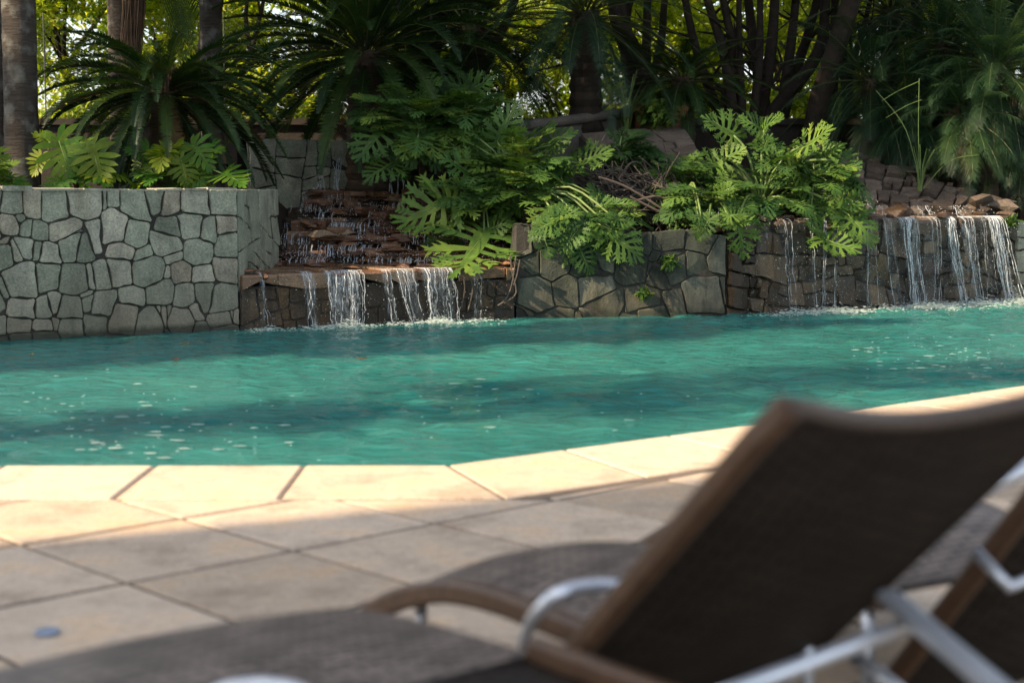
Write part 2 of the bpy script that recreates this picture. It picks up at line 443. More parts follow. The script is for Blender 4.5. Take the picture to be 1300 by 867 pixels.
M_BARK_G = mat_bark('grey_palm_bark', (0.032, 0.026, 0.021), (0.075, 0.064, 0.053), 26, lichen=(0.13, 0.13, 0.115))
M_BARK_D = mat_bark('dark_bark', (0.014, 0.011, 0.008), (0.042, 0.033, 0.025), 5)
M_BARK_B = mat_bark('brown_palm_bark', (0.04, 0.028, 0.02), (0.09, 0.066, 0.048), 30)
M_VINE = mat_bark('dry_vine', (0.05, 0.042, 0.036), (0.125, 0.105, 0.09), 9, bump=0.3)
M_TERRA = mat_rock('terracotta', [(0, (0.22, 0.09, 0.045)), (1, (0.26, 0.11, 0.055))], rough=0.9, bump=0.5)
M_FRAME = mat_plain('brown_frame', (0.082, 0.041, 0.019), 0.5, nscale=30)
M_ALU = mat_plain('aluminium', (0.72, 0.75, 0.80), 0.3, metal=0.6, noise_amt=0.08, bump=0.03)
M_PANEL = mat_weave('dark_weave', (0.017, 0.011, 0.007), (0.036, 0.025, 0.0165), 12, 24, spec=.2)
M_SEAT = mat_weave('grey_weave', (0.115, 0.085, 0.066), (0.26, 0.20, 0.16), 11, 22, rough=0.5)
M_PLASTIC = mat_plain('black_plastic', (0.02, 0.018, 0.018), 0.5)
M_BLUE = mat_plain('blue_grey_metal', (0.22, 0.26, 0.34), 0.45)
M_PLASTER = mat_plain('plaster', (0.55, 0.5, 0.44), 0.9)
M_GLASS = mat_plain('window_glass', (0.05, 0.06, 0.07), 0.1, bump=0)
M_DRYLEAF = mat_leaf('dry_leaf', [(0, (0.16, 0.07, 0.025)), (1, (0.35, 0.2, 0.05))], 0.3)
M_WIRE = mat_plain('fence_wire', (0.10, 0.10, 0.10), 0.5, metal=0.6)

# ------------------------------------------------------------------ geometry of the site
ZW = -0.08                                     # water level
SUN = V((-0.9, -0.43, 0)).normalized() * math.cos(R(36)) + V((0, 0, math.sin(R(36))))
POOL = [V((-14, 7.2, 0)), onz(0, 433, ZW), onz(303, 418, ZW), onz(575, 406, ZW), onz(655, 403, ZW), onz(920, 400, ZW), onz(1300, 381, ZW), V((10.5, 20.6, 0))]
for p in POOL: p.z = 0


def yb(x):
    for a, b in zip(POOL, POOL[1:]):
        if x <= b.x or b is POOL[-1]:
            t = (x - a.x) / (b.x - a.x)
            return a.y + (b.y - a.y) * t


def bed_z(x, y):
    d = y - yb(x)
    nz = noise.noise(V((x * 0.7, y * 0.7, 3.1))) * 0.06
    if x < POOL[2].x - 0.1:
        z = 1.08 if d > 0.1 else 0.6
    elif x < 0.05:
        z = -0.3 + max(0, d - 0.4) * 0.38
        z = min(z, 1.2)
    else:
        z = 0.55 + min(max(d - 0.15, 0), 3.5) * 0.24
        z = min(z, 1.3)
    return z + nz


# ground sheet (far) and planting bed
mb = MB()
mb.add([(-400, -300, -0.45), (400, -300, -0.45), (400, 600, -0.45), (-400, 600, -0.45)], [[0, 1, 2, 3]], 0.5)
g = mb.build('ground', M_SOIL); g['kind'] = 'structure'; g['label'] = 'bare brown earth under the whole garden'; g['category'] = 'ground'
mb = MB()
nx, ny = 130, 60
xs = np.linspace(-14, 14, nx)
vs = []
for j in range(ny):
    for i in range(nx):
        x = xs[i]
        d = 0.32 + (j / (ny - 1)) ** 1.8 * 32
        y = yb(x) + d
        vs.append((x, y, bed_z(x, y)))
fs = [[j * nx + i, j * nx + i + 1, (j + 1) * nx + i + 1, (j + 1) * nx + i] for j in range(ny - 1) for i in range(nx - 1)]
mb.add(vs, fs, 0.3)
g = mb.build('planting_bed', M_SOIL, smooth=True); g['kind'] = 'structure'; g['label'] = 'raised bed of dark soil behind the stone walls'; g['category'] = 'garden bed'

# ------------------------------------------------------------------ water
COP_L = 6.76
c0 = onz(568, 590, 0); c1 = onz(965, 537, 0); c2 = onz(1300, 489, 0)
cr = c2 + (c2 - c1).normalized() * 9
CEDGE = [V((-16, c0.y, 0)), c0, c1, c2, cr]
mb = MB()
X = np.arange(-9, 10, 0.05); Y = np.arange(5.2, 21.5, 0.05)
gx, gy = np.meshgrid(X, Y)
npr = np.random.RandomState(3)
gz = np.zeros_like(gx)
wx = gx + 0.18 * np.sin(gy * 1.3 + 0.7) + 0.12 * np.sin(gx * 2.1 + gy * 0.9)
wy = gy + 0.15 * np.sin(gx * 1.7 + 1.1) + 0.1 * np.sin(gy * 2.7 - gx)
for k in range(26):
    lam = 0.13 * (0.75 / 0.13) ** npr.rand()
    an = npr.normal(math.pi / 2 + 0.2, 0.75)
    ph = npr.rand() * 6.28
    amp = 0.0030 * (lam / 0.4) ** 0.9
    env = 0.6 + 0.4 * np.sin(gx * npr.uniform(.3, 1.1) + gy * npr.uniform(.3, 1.1) + npr.rand() * 6)
    gz += amp * env * np.sin((wx * math.cos(an) + wy * math.sin(an)) * 2 * math.pi / lam + ph)
# choppier by the falls on the right
chop = np.clip(1 - (16.2 + (gx - 2.5) * 0.35 - gy) / 2.4, 0, 1) * (gx > 1.5)
for k in range(14):
    lam = npr.uniform(0.14, 0.4); an = npr.rand() * 6.28; ph = npr.rand() * 6.28
    gz += chop * 0.004 * np.sin((wx * math.cos(an) + wy * math.sin(an)) * 2 * math.pi / lam + ph)
gz += ZW
h, w = gx.shape
idx = np.arange(h * w).reshape(h, w)
fq = np.stack([idx[:-1, :-1], idx[:-1, 1:], idx[1:, 1:], idx[1:, :-1]], -1).reshape(-1, 4)
mb.v = np.stack([gx, gy, gz], -1).reshape(-1, 3).tolist(); mb.f = fq.tolist(); mb.t = [0.5] * len(mb.f)
o = mb.build('pool_water', M_WATER, smooth=True)
tag(o, 'rippled turquoise water filling the swimming pool', 'water', kind='structure')

# ------------------------------------------------------------------ deck
TD = V((0.727, 0.687, 0)).normalized(); ND = V((-TD.y, TD.x, 0))


def clip(poly, p, n):
    """keep the part of poly with (q-p).n <= 0"""
    out = []
    for i in range(len(poly)):
        a = poly[i]; b = poly[(i + 1) % len(poly)]
        da = (a - p).dot(n); db = (b - p).dot(n)
        if da <= 0: out.append(a)
        if (da < 0 < db) or (db < 0 < da): out.append(a + (b - a) * (da / (da - db)))
    return out


def area(p):
    return abs(sum(p[i].x * p[(i + 1) % len(p)].y - p[(i + 1) % len(p)].x * p[i].y for i in range(len(p)))) / 2


def inset(poly, d):
    # convex polygon inset (CCW)
    if sum(poly[i].x * poly[(i + 1) % len(poly)].y - poly[(i + 1) % len(poly)].x * poly[i].y for i in range(len(poly))) < 0:
        poly = poly[::-1]
    out = [q.copy() for q in poly]
    for i in range(len(poly)):
        a = poly[i]; b = poly[(i + 1) % len(poly)]
        e = (b - a)
        if e.length < 1e-6: continue
        e.normalize(); n = V((e.y, -e.x, 0))
        out = clip(out, a - n * d, n)
        if len(out) < 3: return []
    return out


def slab_prism(mb, poly, z0, z1, tint, bev=0.006):
    poly = inset(poly, 0.001)
    if len(poly) < 3: return
    inn = inset(poly, bev)
    n = len(poly)
    if len(inn) != n:
        vs = [(q.x, q.y, z0) for q in poly] + [(q.x, q.y, z1) for q in poly]
        mb.add(vs, [list(range(n, 2 * n))] + [[i, (i + 1) % n, n + (i + 1) % n, n + i] for i in range(n)], tint)
        return
    # match the inner ring to the outer by nearest start
    k0 = min(range(n), key=lambda k: (inn[k] - poly[0]).length)
    inn = inn[k0:] + inn[:k0]
    vs = [(q.x, q.y, z0) for q in poly] + [(q.x, q.y, z1 - bev * 0.7) for q in poly] + [(q.x, q.y, z1) for q in inn]
    fs = [list(range(2 * n, 3 * n))]
    for i in range(n):
        j = (i + 1) % n
        fs.append([i, j, n + j, n + i]); fs.append([n + i, n + j, 2 * n + j, 2 * n + i])
    mb.add(vs, fs, tint)


deck = MB()
CW = 0.74
# inner boundary of the coping
e1 = (c1 - c0).normalized(); n1 = V((e1.y, -e1.x, 0))
e2 = (c2 - c1).normalized(); n2 = V((e2.y, -e2.x, 0))
bis = (V((0, -1, 0)) + n1).normalized(); bis = bis / bis.dot(n1)
q0 = c0 + bis * CW
b2 = (n1 + n2).normalized(); q1 = c1 + b2 * CW / b2.dot(n1)
q2 = c2 + n2 * CW; qr = cr + n2 * CW
JG = 0.0085
# left coping
x = -12.0
cuts = [-11.9]
xx = c0.x + 0.03
cl = []
while xx > -12:
    cl.append(xx); xx -= 0.655 + rng.uniform(-.01, .01)
cl = cl[::-1]
for a, b in zip(cl, cl[1:]):
    last = b == cl[-1]
    poly = [V((a, c0.y - CW, 0)), V((q0.x if last else b, c0.y - CW, 0)), V((c0.x if last else b, c0.y, 0)), V((a, c0.y, 0))]
    slab_prism(deck, inset(poly, JG), -0.10, rng.uniform(-.001, .001), rng.uniform(.5, 1), bev=.008)


def coping_run(a, b, qa, qb):
    L = (b - a).length; n = max(1, round(L / 0.66))
    for k in range(n):
        t0, t1 = k / n, (k + 1) / n
        poly = [a.lerp(b, t0), qa.lerp(qb, t0), qa.lerp(qb, t1), b if k == n - 1 else a.lerp(b, t1)]
        slab_prism(deck, inset(poly, JG), -0.10, rng.uniform(-.001, .001), rng.uniform(.5, 1), bev=.008)


coping_run(c0, c1, q0, q1); coping_run(c1, c2, q1, q2); coping_run(c2, cr, q2, qr)
# field slabs
org = onz(161, 739, 0)
SU, SV_ = 0.62, 0.70
for i in range(-24, 26):
    for j in range(-14, 14):
        a = org + TD * (i * SU) + ND * (j * SV_)
        poly = [a, a + TD * SU, a + TD * SU + ND * SV_, a + ND * SV_]
        c = (poly[0] + poly[2]) / 2
        if c.y < -2.5 or c.x < -12 or c.x > 12: continue
        side = (c - q0).dot(bis.cross(V((0, 0, 1))))
        if side > 0:
            poly = clip(poly, V((0, c0.y - CW - .012, 0)), V((0, 1, 0)))
        else:
            poly = clip(poly, q0 + n1 * .012, -n1)
            if len(poly) > 2: poly = clip(poly, q1 + n2 * .012, -n2)
        if len(poly) < 3 or area(poly) < 0.004: continue
        poly = clip(poly, a + ND * .007, -ND)
        if len(poly) > 2: poly = clip(poly, a + ND * (SV_ - .007), ND)
        if len(poly) < 3: continue
        poly = inset(poly, JG)
        if len(poly) < 3: continue
        slab_prism(deck, poly, -0.03, rng.uniform(-.0015, .0015), rng.uniform(0, .8))
o = deck.build('pool_deck', M_DECK)
tag(o, 'beige stone slabs and wide coping along the pool edge', 'paving', kind='structure')
mb = MB()
gp = [V((-12, -3, -0.012)), V((12, -3, -0.012)), V((12, 15, -0.012))]
bp = [cr, c2, c1, c0, V((-12, c0.y, 0))]
pts = [V((-12, -3, 0)), V((12, -3, 0)), V((12, cr.y, 0))] + bp
inner = [V((p.x, p.y, -0.006)) for p in pts]
for i in range(3, len(inner)):
    inner[i] = inner[i] + V((0, -0.012, 0))
mb.add(inner, [list(range(len(inner)))], 0.5)
lo = [V((p.x, p.y, -0.4)) for p in inner]
n = len(inner)
mb.add(inner + lo, [[i, n + i, n + (i + 1) % n, (i + 1) % n] for i in range(n)], 0.5)
o = mb.build('deck_base', M_GROUT)
tag(o, 'grey brown mortar bed in the joints between the slabs', 'paving', kind='structure')
# drain cover
p = onz(60, 803, 0.004)
mb = MB()
ring = []
for rr, zz in ((0.034, 0.001), (0.034, 0.008), (0.028, 0.011), (0.018, 0.009)):
    ring.append([V((p.x + rr * math.cos(k * math.pi / 8), p.y + rr * math.sin(k * math.pi / 8), zz + 0.002)) for k in range(16)])
vs = [q for r_ in ring for q in r_]
fs = [[r_ * 16 + k, r_ * 16 + (k + 1) % 16, (r_ + 1) * 16 + (k + 1) % 16, (r_ + 1) * 16 + k] for r_ in range(3) for k in range(16)] + [[48 + k for k in range(16)]]
mb.add(vs, fs, 0.5)
tag(mb.build('deck_cap', M_BLUE, loc=(p.x, p.y, 0), smooth=False), 'small round blue grey cap set in a shaded paving slab', 'cap')


# ------------------------------------------------------------------ rubble walls
def voronoi(L, Z0, Z1, size, rg, aspect=1.0):
    """split the L x (Z1-Z0) sheet again and again by slanting lines into uneven blocks"""
    out = []
    todo = []
    n = max(1, round(L / (size * 4)))
    for k in range(n):
        a, b = L * k / n, L * (k + 1) / n
        todo.append([V((a, Z0, 0)), V((b, Z0, 0)), V((b, Z1, 0)), V((a, Z1, 0))])
    if n > 1:                                   # slant the first cuts
        jit = [(rg.uniform(-.3, .3) * size, rg.uniform(-.3, .3) * size) for _ in range(n + 1)]
        jit[0] = jit[n] = (0, 0)
        todo = [[V((L * k / n + jit[k][0], Z0, 0)), V((L * (k + 1) / n + jit[k + 1][0], Z0, 0)), V((L * (k + 1) / n + jit[k + 1][1], Z1, 0)), V((L * k / n + jit[k][1], Z1, 0))] for k in range(n)]
    while todo:
        p = todo.pop()
        A = area(p)
        xs = [q.x for q in p]; ys = [q.y for q in p]
        w, h = max(xs) - min(xs), max(ys) - min(ys)
        lim = size * size * rg.choice((.25, .6, 1.0, 1.4, 1.9))
        if A < lim and max(w, h) < size * 1.9 or A < size * size * .12:
            out.append(p); continue
        c0_ = sum(p, V((0, 0, 0))) / len(p)
        best = None
        for _ in range(9):
            c = c0_ + V((rg.uniform(-.16, .16) * w, rg.uniform(-.16, .16) * h, 0))
            an = rg.gauss(0, .28) if rg.random() < .5 else rg.gauss(0, .7)
            if w * rg.uniform(.85, 1.2) > h * 1.05: nn = V((math.cos(an), math.sin(an), 0))
            else: nn = V((-math.sin(an), math.cos(an), 0))
            ch = [clip(p, c, nn), clip(p, c, -nn)]
            sc = 9
            for q in ch:
                if len(q) < 3: sc = -1; break
                per = sum((q[k] - q[(k + 1) % len(q)]).length for k in range(len(q)))
                short = min((q[k] - q[(k + 1) % len(q)]).length for k in range(len(q)))
                sc = min(sc, 16 * area(q) / (per * per) + .5 * min(1, short / (.35 * size)))
            if best is None or sc > best[0]: best = (sc, ch)
        for q in best[1]:
            if len(q) >= 3 and area(q) > 1e-5: todo.append(q)
    return out


def polygons(L, Z0, Z1, size, rg):
    """uneven interlocking polygonal blocks (weighted cells around scattered centres)"""
    sites = []
    nz_ = max(1, round((Z1 - Z0) / size)); ns = max(1, round(L / size))
    for j in range(nz_):
        for i in range(ns):
            sites.append((V(((i + .5 + (.25 if j % 2 else -.25) * rg.random() + rg.uniform(-.46, .46)) * L / ns, Z0 + (j + .5 + rg.uniform(-.3, .3)) * (Z1 - Z0) / nz_, 0)), rg.uniform(-.3, .3) * size * size))
            if rg.random() < .24:
                sites.append((sites[-1][0] + V((rg.uniform(-.5, .5) * size, rg.uniform(-.5, .5) * size, 0)), -.16 * size * size))
    cells = []
    for i, (p, w) in enumerate(sites):
        poly = [V((0, Z0, 0)), V((L, Z0, 0)), V((L, Z1, 0)), V((0, Z1, 0))]
        for j, (q, w2) in enumerate(sites):
            d = q - p; l = d.length
            if i == j or l > size * 3.6 or l < 1e-4: continue
            # stretch the metric so that courses stay readable
            t = .5 + (w - w2) / (2 * l * l)
            n = V((d.x, d.y, 0)); n = V((n.x * (1 if abs(n.x) > abs(n.y) else .55), n.y * (1 if abs(n.y) >= abs(n.x) else .55), 0)).normalized()
            poly = clip(poly, p + d * t, n)
            if len(poly) < 3: break
        if len(poly) >= 3 and area(poly) > size * size * .03: cells.append(poly)
    return cells


def path_map(path):
    segs = []
    L = 0
    for a, b in zip(path, path[1:]):
        l = (b - a).length; d = (b - a) / l
        segs.append((L, l, a, d, V((d.y, -d.x, 0)))); L += l

    def f(s, z, off):
        for k, (s0, l, a, d, n) in enumerate(segs):
            if s <= s0 + l or k == len(segs) - 1:
                q = a + d * (s - s0) + n * off
                # mitre at bends so the offset stays continuous
                return V((q.x, q.y, z))
    return f, L


def warper(L, z0, z1, amp, seed):
    def wq(q):
        m = min(1, max(0, q.x) / .12, max(0, L - q.x) / .12); mz = min(1, max(0, q.y - z0) / .1, max(0, z1 - q.y) / .1)
        a = noise.noise_vector(V((q.x * 2.1, q.y * 2.1, seed * 7.3))) * amp * 1.2 + noise.noise_vector(V((q.x * 5.3, q.y * 5.3, seed * 3.1))) * amp * .5
        return V((q.x + a.x * m, q.y + a.y * mz, 0))
    return wq


def rubble(mb, path, z0, z1, size, rg, ztop=None, gap=0.0034, prot=0.028, depth=0.06, tintf=None, aspect=1.0, rough=0.010, cells=None):
    f_, L = path_map(path)
    wq_ = warper(L, z0, z1, size * .09, rg.random())

    def f(s_, z_, off):
        return f_(s_, z_, off)
    for poly in (cells or voronoi)(L, z0, z1, size, rg):
        pi = inset(poly, gap * rg.uniform(0.6, 1.3))
        if len(pi) < 3: continue
        # roughen the outline: two points per edge
        out = []
        for i in range(len(pi)):
            a = pi[i]; b = pi[(i + 1) % len(pi)]
            l = (b - a).length
            if l < 0.03: out.append(a); continue
            m = max(1, int(l / 0.07))
            n = V(((b - a).y, -(b - a).x, 0)) / l
            ca = a.lerp(b, min(0.2, 0.016 / l))
            out.append(ca)
            for k in range(1, m):
                out.append(a.lerp(b, k / m) - n * abs(rg.gauss(0, 0.006)))
            out.append(b.lerp(a, min(0.2, 0.016 / l)))
        c = sum(out, V((0, 0, 0))) / len(out)
        n = len(out)
        t = tintf(c.x, c.y) if tintf else rg.random()
        pr = prot * rg.uniform(0.5, 1.3)
        zt = (lambda s: z1) if ztop is None else ztop

        def zz(q): return z0 + (q.y - z0) * (zt(q.x) - z0) / (z1 - z0)
        k_ = rough / .01
        planes = [(rg.gauss(0, .05 * k_), rg.gauss(0, .06 * k_), rg.uniform(0, .006 * k_)) for _ in range(rg.choice((1, 2, 3)) if rough > .006 else 1)]

        def hgt(q): return pr + min(a * (q.x - c.x) + b * (q.y - c.y) + e for a, b, e in planes)
        def F3(q, o_):
            w_ = wq_(q)
            return f_(w_.x, zz(w_), o_)
        r0 = [F3(q, -depth) for q in out]
        r1 = [F3(q, min(hgt(q) - .008, hgt(q) * .6)) for q in out]
        q2 = [c + (q - c) * (1 - 0.006 / max((q - c).length, 0.03)) for q in out]
        r2 = [F3(q, hgt(q)) for q in q2]
        vs = r0 + r1 + r2
        fs = []
        for i in range(n):
            j = (i + 1) % n
            for r_ in range(2):
                fs.append([r_ * n + i, r_ * n + j, (r_ + 1) * n + j, (r_ + 1) * n + i])
        mb.add(vs, fs, t)
        for pi_, (a, b, e) in enumerate(planes):
            reg = q2
            for pj, (a2, b2, e2) in enumerate(planes):
                if pi_ == pj or len(reg) < 3: continue
                g = V((a - a2, b - b2, 0)); gl = g.length
                if gl < 1e-6: continue
                # keep where plane i <= plane j
                d0 = (e - e2) - g.dot(c)
                reg = clip(reg, g * (-d0 / (gl * gl)), g / gl)
            if len(reg) >= 3:
                mb.add([F3(q, hgt(q)) for q in reg], [list(range(len(reg)))], t)


def backing(mb, path, z0, zt, off=0.006, thick=0.35):
    f, L = path_map(path)
    ss = [0]
    for a, b in zip(path, path[1:]): ss.append(ss[-1] + (b - a).length)
    fine = sorted(set(ss + [L * k / 24 for k in range(25)]))
    vs = []; fs = []
    for s in fine:
        z = zt(s) if callable(zt) else zt
        vs += [f(s, z0, off), f(s, z, off), f(s, z, -thick), f(s, z0, -thick)]
    for i in range(len(fine) - 1):
        for k in range(4):
            k2 = (k + 1) % 4
            fs.append([i * 4 + k, (i + 1) * 4 + k, (i + 1) * 4 + k2, i * 4 + k2])
    mb.add(vs, fs, 0.5)


# left wall with the return beside the cascade
corner = POOL[2]
ret = V((-2.36, 15.75, 0))
pL = [V((-9.5, yb(-9.5), 0)), POOL[1], corner]
root = empty('stone_wall', (corner.x - 2, corner.y - 1.2, ZW), 'tall grey green granite block wall at the left end of the pool', 'wall')
mb = MB(); rg = random.Random(11)
rubble(mb, pL, -0.3, 1.185, 0.205, rg, prot=0.026, rough=.008, cells=polygons)
rubble(mb, [corner, ret], 0.25, 1.185, 0.3, rg, tintf=lambda s, z: rg.uniform(0, .3), prot=0.02)
# irregular capping stones along the top
f, L = path_map(pL)
s = 0.0
while s < L:
    l = rg.uniform(0.16, 0.46)
    e = min(s + l, L)
    o1, o2 = -0.24 - rg.uniform(0, .12), 0.018 + rg.uniform(-.012, .02)
    zt = 1.185 + rg.uniform(0.0, 0.03)
    pts = [f(s + 0.008, 0, o2), f(e - 0.008, 0, o2 + rg.uniform(-.01, .01)), f(e - 0.008, 0, o1), f(s + 0.008, 0, o1)]
    nn = 4
    vs = [V((q.x, q.y, 1.17)) for q in pts] + [V((q.x, q.y, zt + rg.uniform(-.008, .008))) for q in pts]
    mb.add(vs, [[4, 5, 6, 7], [0, 1, 5, 4], [1, 2, 6, 5], [2, 3, 7, 6], [3, 0, 4, 7]], rg.uniform(.5, 1))
    s = e
mb.build('block_facing', M_STONE, root)
mb = MB(); backing(mb, pL, -0.4, 1.165); backing(mb, [corner + V((0.0, 0.01, 0)), ret], 0.2, 1.165, off=0.004)
mb.build('mortar', M_MORTAR, root)

# cascade base wall (pool face below the ledge)
ZL = 0.42
root = empty('cascade_base_wall', tuple(POOL[3]), 'low wet brown stone wall below the ledge of the left cascade', 'wall')
pC = [corner + V((0.012, 0.006, 0)), POOL[3], V((0.02, 15.36, 0))]
mb = MB(); rg = random.Random(21)
fC, LC = path_map(pC)
rubble(mb, pC, -0.3, ZL - 0.13, 0.25, rg, prot=0.02, tintf=lambda s, z: min(1, max(0, 0.9 - s * 0.7)) * rg.uniform(.6, 1))
mb.build('block_facing', M_STONE_WET, root)
mb = MB(); backing(mb, pC, -0.4, ZL - 0.12)
mb.build('mortar', M_MORTAR, root)
# ledge slabs
mb = MB()
s = 0.0
while s < LC - 0.05:
    l = rg.uniform(0.22, 0.6); e = min(s + l, LC)
    ov = rg.uniform(0.015, 0.085)
    pts = [fC(s + .006, 0, ov), fC((s + e) / 2, 0, ov + rg.uniform(-.02, .02)), fC(e - .006, 0, ov + rg.uniform(-.015, .015)), fC(e - .006, 0, -1.25), fC(s + .006, 0, -1.25)]
    z1 = ZL + rg.uniform(-.012, .012)
    n = len(pts)
    ch = [q + V((0, 0.012, 0)) for q in pts]
    vs = [V((q.x, q.y + rg.uniform(0, .03), ZL - rg.uniform(.06, .15))) for q in pts] + [V((q.x, q.y, z1 - 0.018)) for q in pts] + [V((q.x, q.y, z1)) for q in ch]
    fs = [[2 * n + k for k in range(n)], list(range(n))[::-1]]
    for i in range(n):
        j = (i + 1) % n
        fs += [[i, j, n + j, n + i], [n + i, n + j, 2 * n + j, 2 * n + i]]
    mb.add(vs, fs, rg.uniform(.4, .9)); s = e
for k in range(22):
    q = fC(LC * rg.random(), 0, rg.uniform(-.5, .05))
    boulder(mb, (q.x, q.y, ZL + rg.uniform(-.07, .02)), (rg.uniform(.08, .22), rg.uniform(.07, .13), rg.uniform(.02, .05)), rg.uniform(0, .9), rg, n=11)
mb.build('ledge', M_CASC, root)

# stepped cascade, left
root = empty('stepped_cascade', (-1.2, 16.6, 0.4), 'rust brown stepped stone cascade between the left wall and the big plants', 'cascade')
mb = MB(); rg = random.Random(31)
STEPS = []
nst = 7
for k in range(nst):
    y0 = 15.85 + k * 0.31; z = ZL + 0.015 + (k + 0.45) * 0.108
    STEPS.append((y0, z))
    x = -2.42 + 0.025 * k
    while x < 0.35:
        l = rg.uniform(0.13, 0.42)
        yy = y0 + rg.uniform(-.19, .12) + 0.1 * math.sin(x * 3 + k * 1.7)
        hh = z + rg.uniform(-.08, .05)
        boxp = [V((x + rg.uniform(-.02, .02), yy + rg.uniform(-.06, .06), 0)), V((x + l * rg.uniform(.3, .7), yy - rg.uniform(-.03, .09), 0)), V((x + l - .01, yy + rg.uniform(-.03, .03), 0)), V((x + l - .01, yy + 0.55, 0)), V((x, yy + 0.55, 0))]
        n = 5
        lowz = hh - rg.uniform(0.06, 0.2)
        vs = [V((q.x, q.y + 0.03, lowz)) for q in boxp] + [V((q.x + rg.uniform(-.01, .01), q.y - 0.004, hh - 0.03)) for q in boxp] + [V((q.x, q.y + 0.018, hh + rg.uniform(-.012, .008))) for q in boxp]
        fs = [[10 + q for q in range(5)]]
        for i in range(5):
            j = (i + 1) % 5
            fs += [[i, j, 5 + j, 5 + i], [5 + i, 5 + j, 10 + j, 10 + i]]
        mb.add(vs, fs, rg.uniform(0, .9))
        for _ in range(rg.choice((2, 3, 3, 4))):
            boulder(mb, (x + rg.uniform(0, l), yy - rg.uniform(-.02, .08), hh - rg.uniform(.03, .09)), (rg.uniform(.09, .24), rg.uniform(.08, .17), rg.uniform(.025, .06)), rg.uniform(0, 1), rg, n=11)
        x += l
mb.build('step_stones', M_CASC, root)
mb = MB()
vs = []; fs = []
for k, (y0, z) in enumerate(STEPS):
    b = len(vs)
    vs += [(-2.5, y0 + 0.12, z - 0.25), (0.5, y0 + 0.12, z - 0.25), (0.5, y0 + 0.12, z - 0.05), (-2.5, y0 + 0.12, z - 0.05), (0.5, y0 + 0.6, z - 0.05), (-2.5, y0 + 0.6, z - 0.05)]
    fs += [[b, b + 1, b + 2, b + 3], [b + 3, b + 2, b + 4, b + 5]]
mb.add(vs, fs, 0.2); mb.build('rock_bed', M_STONE_WET, root)
# head wall of the cascade
hy = 18.1
root = empty('cascade_head_wall', (-2.2, hy, 1.1), 'pale grey rough stone wall at the top of the left cascade', 'wall')
mb = MB(); rg = random.Random(41)
a0 = at(315, 200, hy - 0.6); a1 = at(452, 200, hy); a0.z = a1.z = 0
rubble(mb, [a0, a1], 0.95, 1.74, 0.36, rg, tintf=lambda s, z: rg.uniform(0.0, .5), prot=0.04, rough=0.015)
backing2 = MB(); backing(backing2, [a0, a1], 0.8, 1.73, off=0.01, thick=0.4)
mb.build('block_facing', M_STONE, root); backing2.build('mortar', M_MORTAR, root)
root2 = empty('cascade_spout_rock', (-1.6, hy + 0.2, 1.1), 'dark wet boulders behind the upper fall of the left cascade', 'rock')
mb = MB()
for k in range(9):
    c = at(rg.uniform(415, 560), rg.uniform(190, 245), hy + 0.25 + rg.uniform(0, .3))
    boulder(mb, c, (rg.uniform(.16, .3), .2, rg.uniform(.14, .26)), rg.uniform(0, .5), rg)
a = at(440, 186, hy + 0.25)
boulder(mb, a + V((0.25, 0.2, -0.08)), (0.5, 0.3, 0.09), 0.6, rg)
mb.build('boulders', M_STONE_WET, root2)

# middle wall
root = empty('mossy_stone_wall', tuple(POOL[4]), 'dark mossy stone wall below the philodendrons in the middle of the pool edge', 'wall')
pM = [V((0.0, 15.75, 0)), V((0.05, POOL[4].y, 0)), POOL[5]]
mb = MB(); rg = random.Random(51)
fM, LM = path_map(pM)
topM = lambda s: 0.80 + 0.05 * math.sin(s * 2.1) + 0.03 * math.sin(s * 7)
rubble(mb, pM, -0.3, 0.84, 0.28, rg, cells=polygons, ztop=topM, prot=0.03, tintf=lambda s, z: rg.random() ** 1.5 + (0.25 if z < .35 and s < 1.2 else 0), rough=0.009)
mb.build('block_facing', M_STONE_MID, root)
mb = MB(); backing(mb, pM, -0.4, lambda s: topM(s) - 0.02); mb.build('mortar', M_MORTAR, root)

# right waterfall wall
root = empty('waterfall_wall', tuple(POOL[5]), 'long dark wet stone wall behind the falling water on the right', 'wall')
pend = at(1287, 381, 17.7); pend.z = 0
pR = [POOL[5] + V((.01, 0, 0)), POOL[5].lerp(POOL[6], 0.95)]
LIPZ = 0.87
mb = MB(); rg = random.Random(61)
fR, LR = path_map(pR)
rubble(mb, pR, -0.3, LIPZ - 0.12, 0.215, rg, prot=0.055, rough=0.034, tintf=lambda s, z: min(1, rg.random() ** 1.6 + max(0, s - 3.3) * .5))
mb.build('block_facing', M_STONE_WET, root)
mb = MB(); backing(mb, pR, -0.4, LIPZ - 0.1, off=0.0); mb.build('mortar', M_MORTAR, root)
mb = MB()
s = 0.02
while s < LR - 0.05:
    l = rg.uniform(0.16, 0.45); e = min(s + l, LR)
    ov = rg.uniform(0.02, 0.11)
    pts = [fR(s + .008, 0, ov), fR((s + e) / 2, 0, ov + rg.uniform(-.03, .04)), fR(e - .008, 0, ov + rg.uniform(-.02, .02)), fR(e - .008, 0, -0.6), fR(s + .008, 0, -0.6)]
    z1 = LIPZ + rg.uniform(-.025, .02); n = 5
    vs = [V((q.x, q.y + .02, z1 - rg.uniform(.08, .17))) for q in pts] + [V((q.x, q.y, z1 - 0.03)) for q in pts] + [V((q.x, q.y + .025, z1)) for q in pts]
    fs = [[2 * n + k for k in range(n)], list(range(n))[::-1]]
    for i in range(n):
        j = (i + 1) % n
        fs += [[i, j, n + j, n + i], [n + i, n + j, 2 * n + j, 2 * n + i]]
    mb.add(vs, fs, rg.uniform(0, .6)); s = e
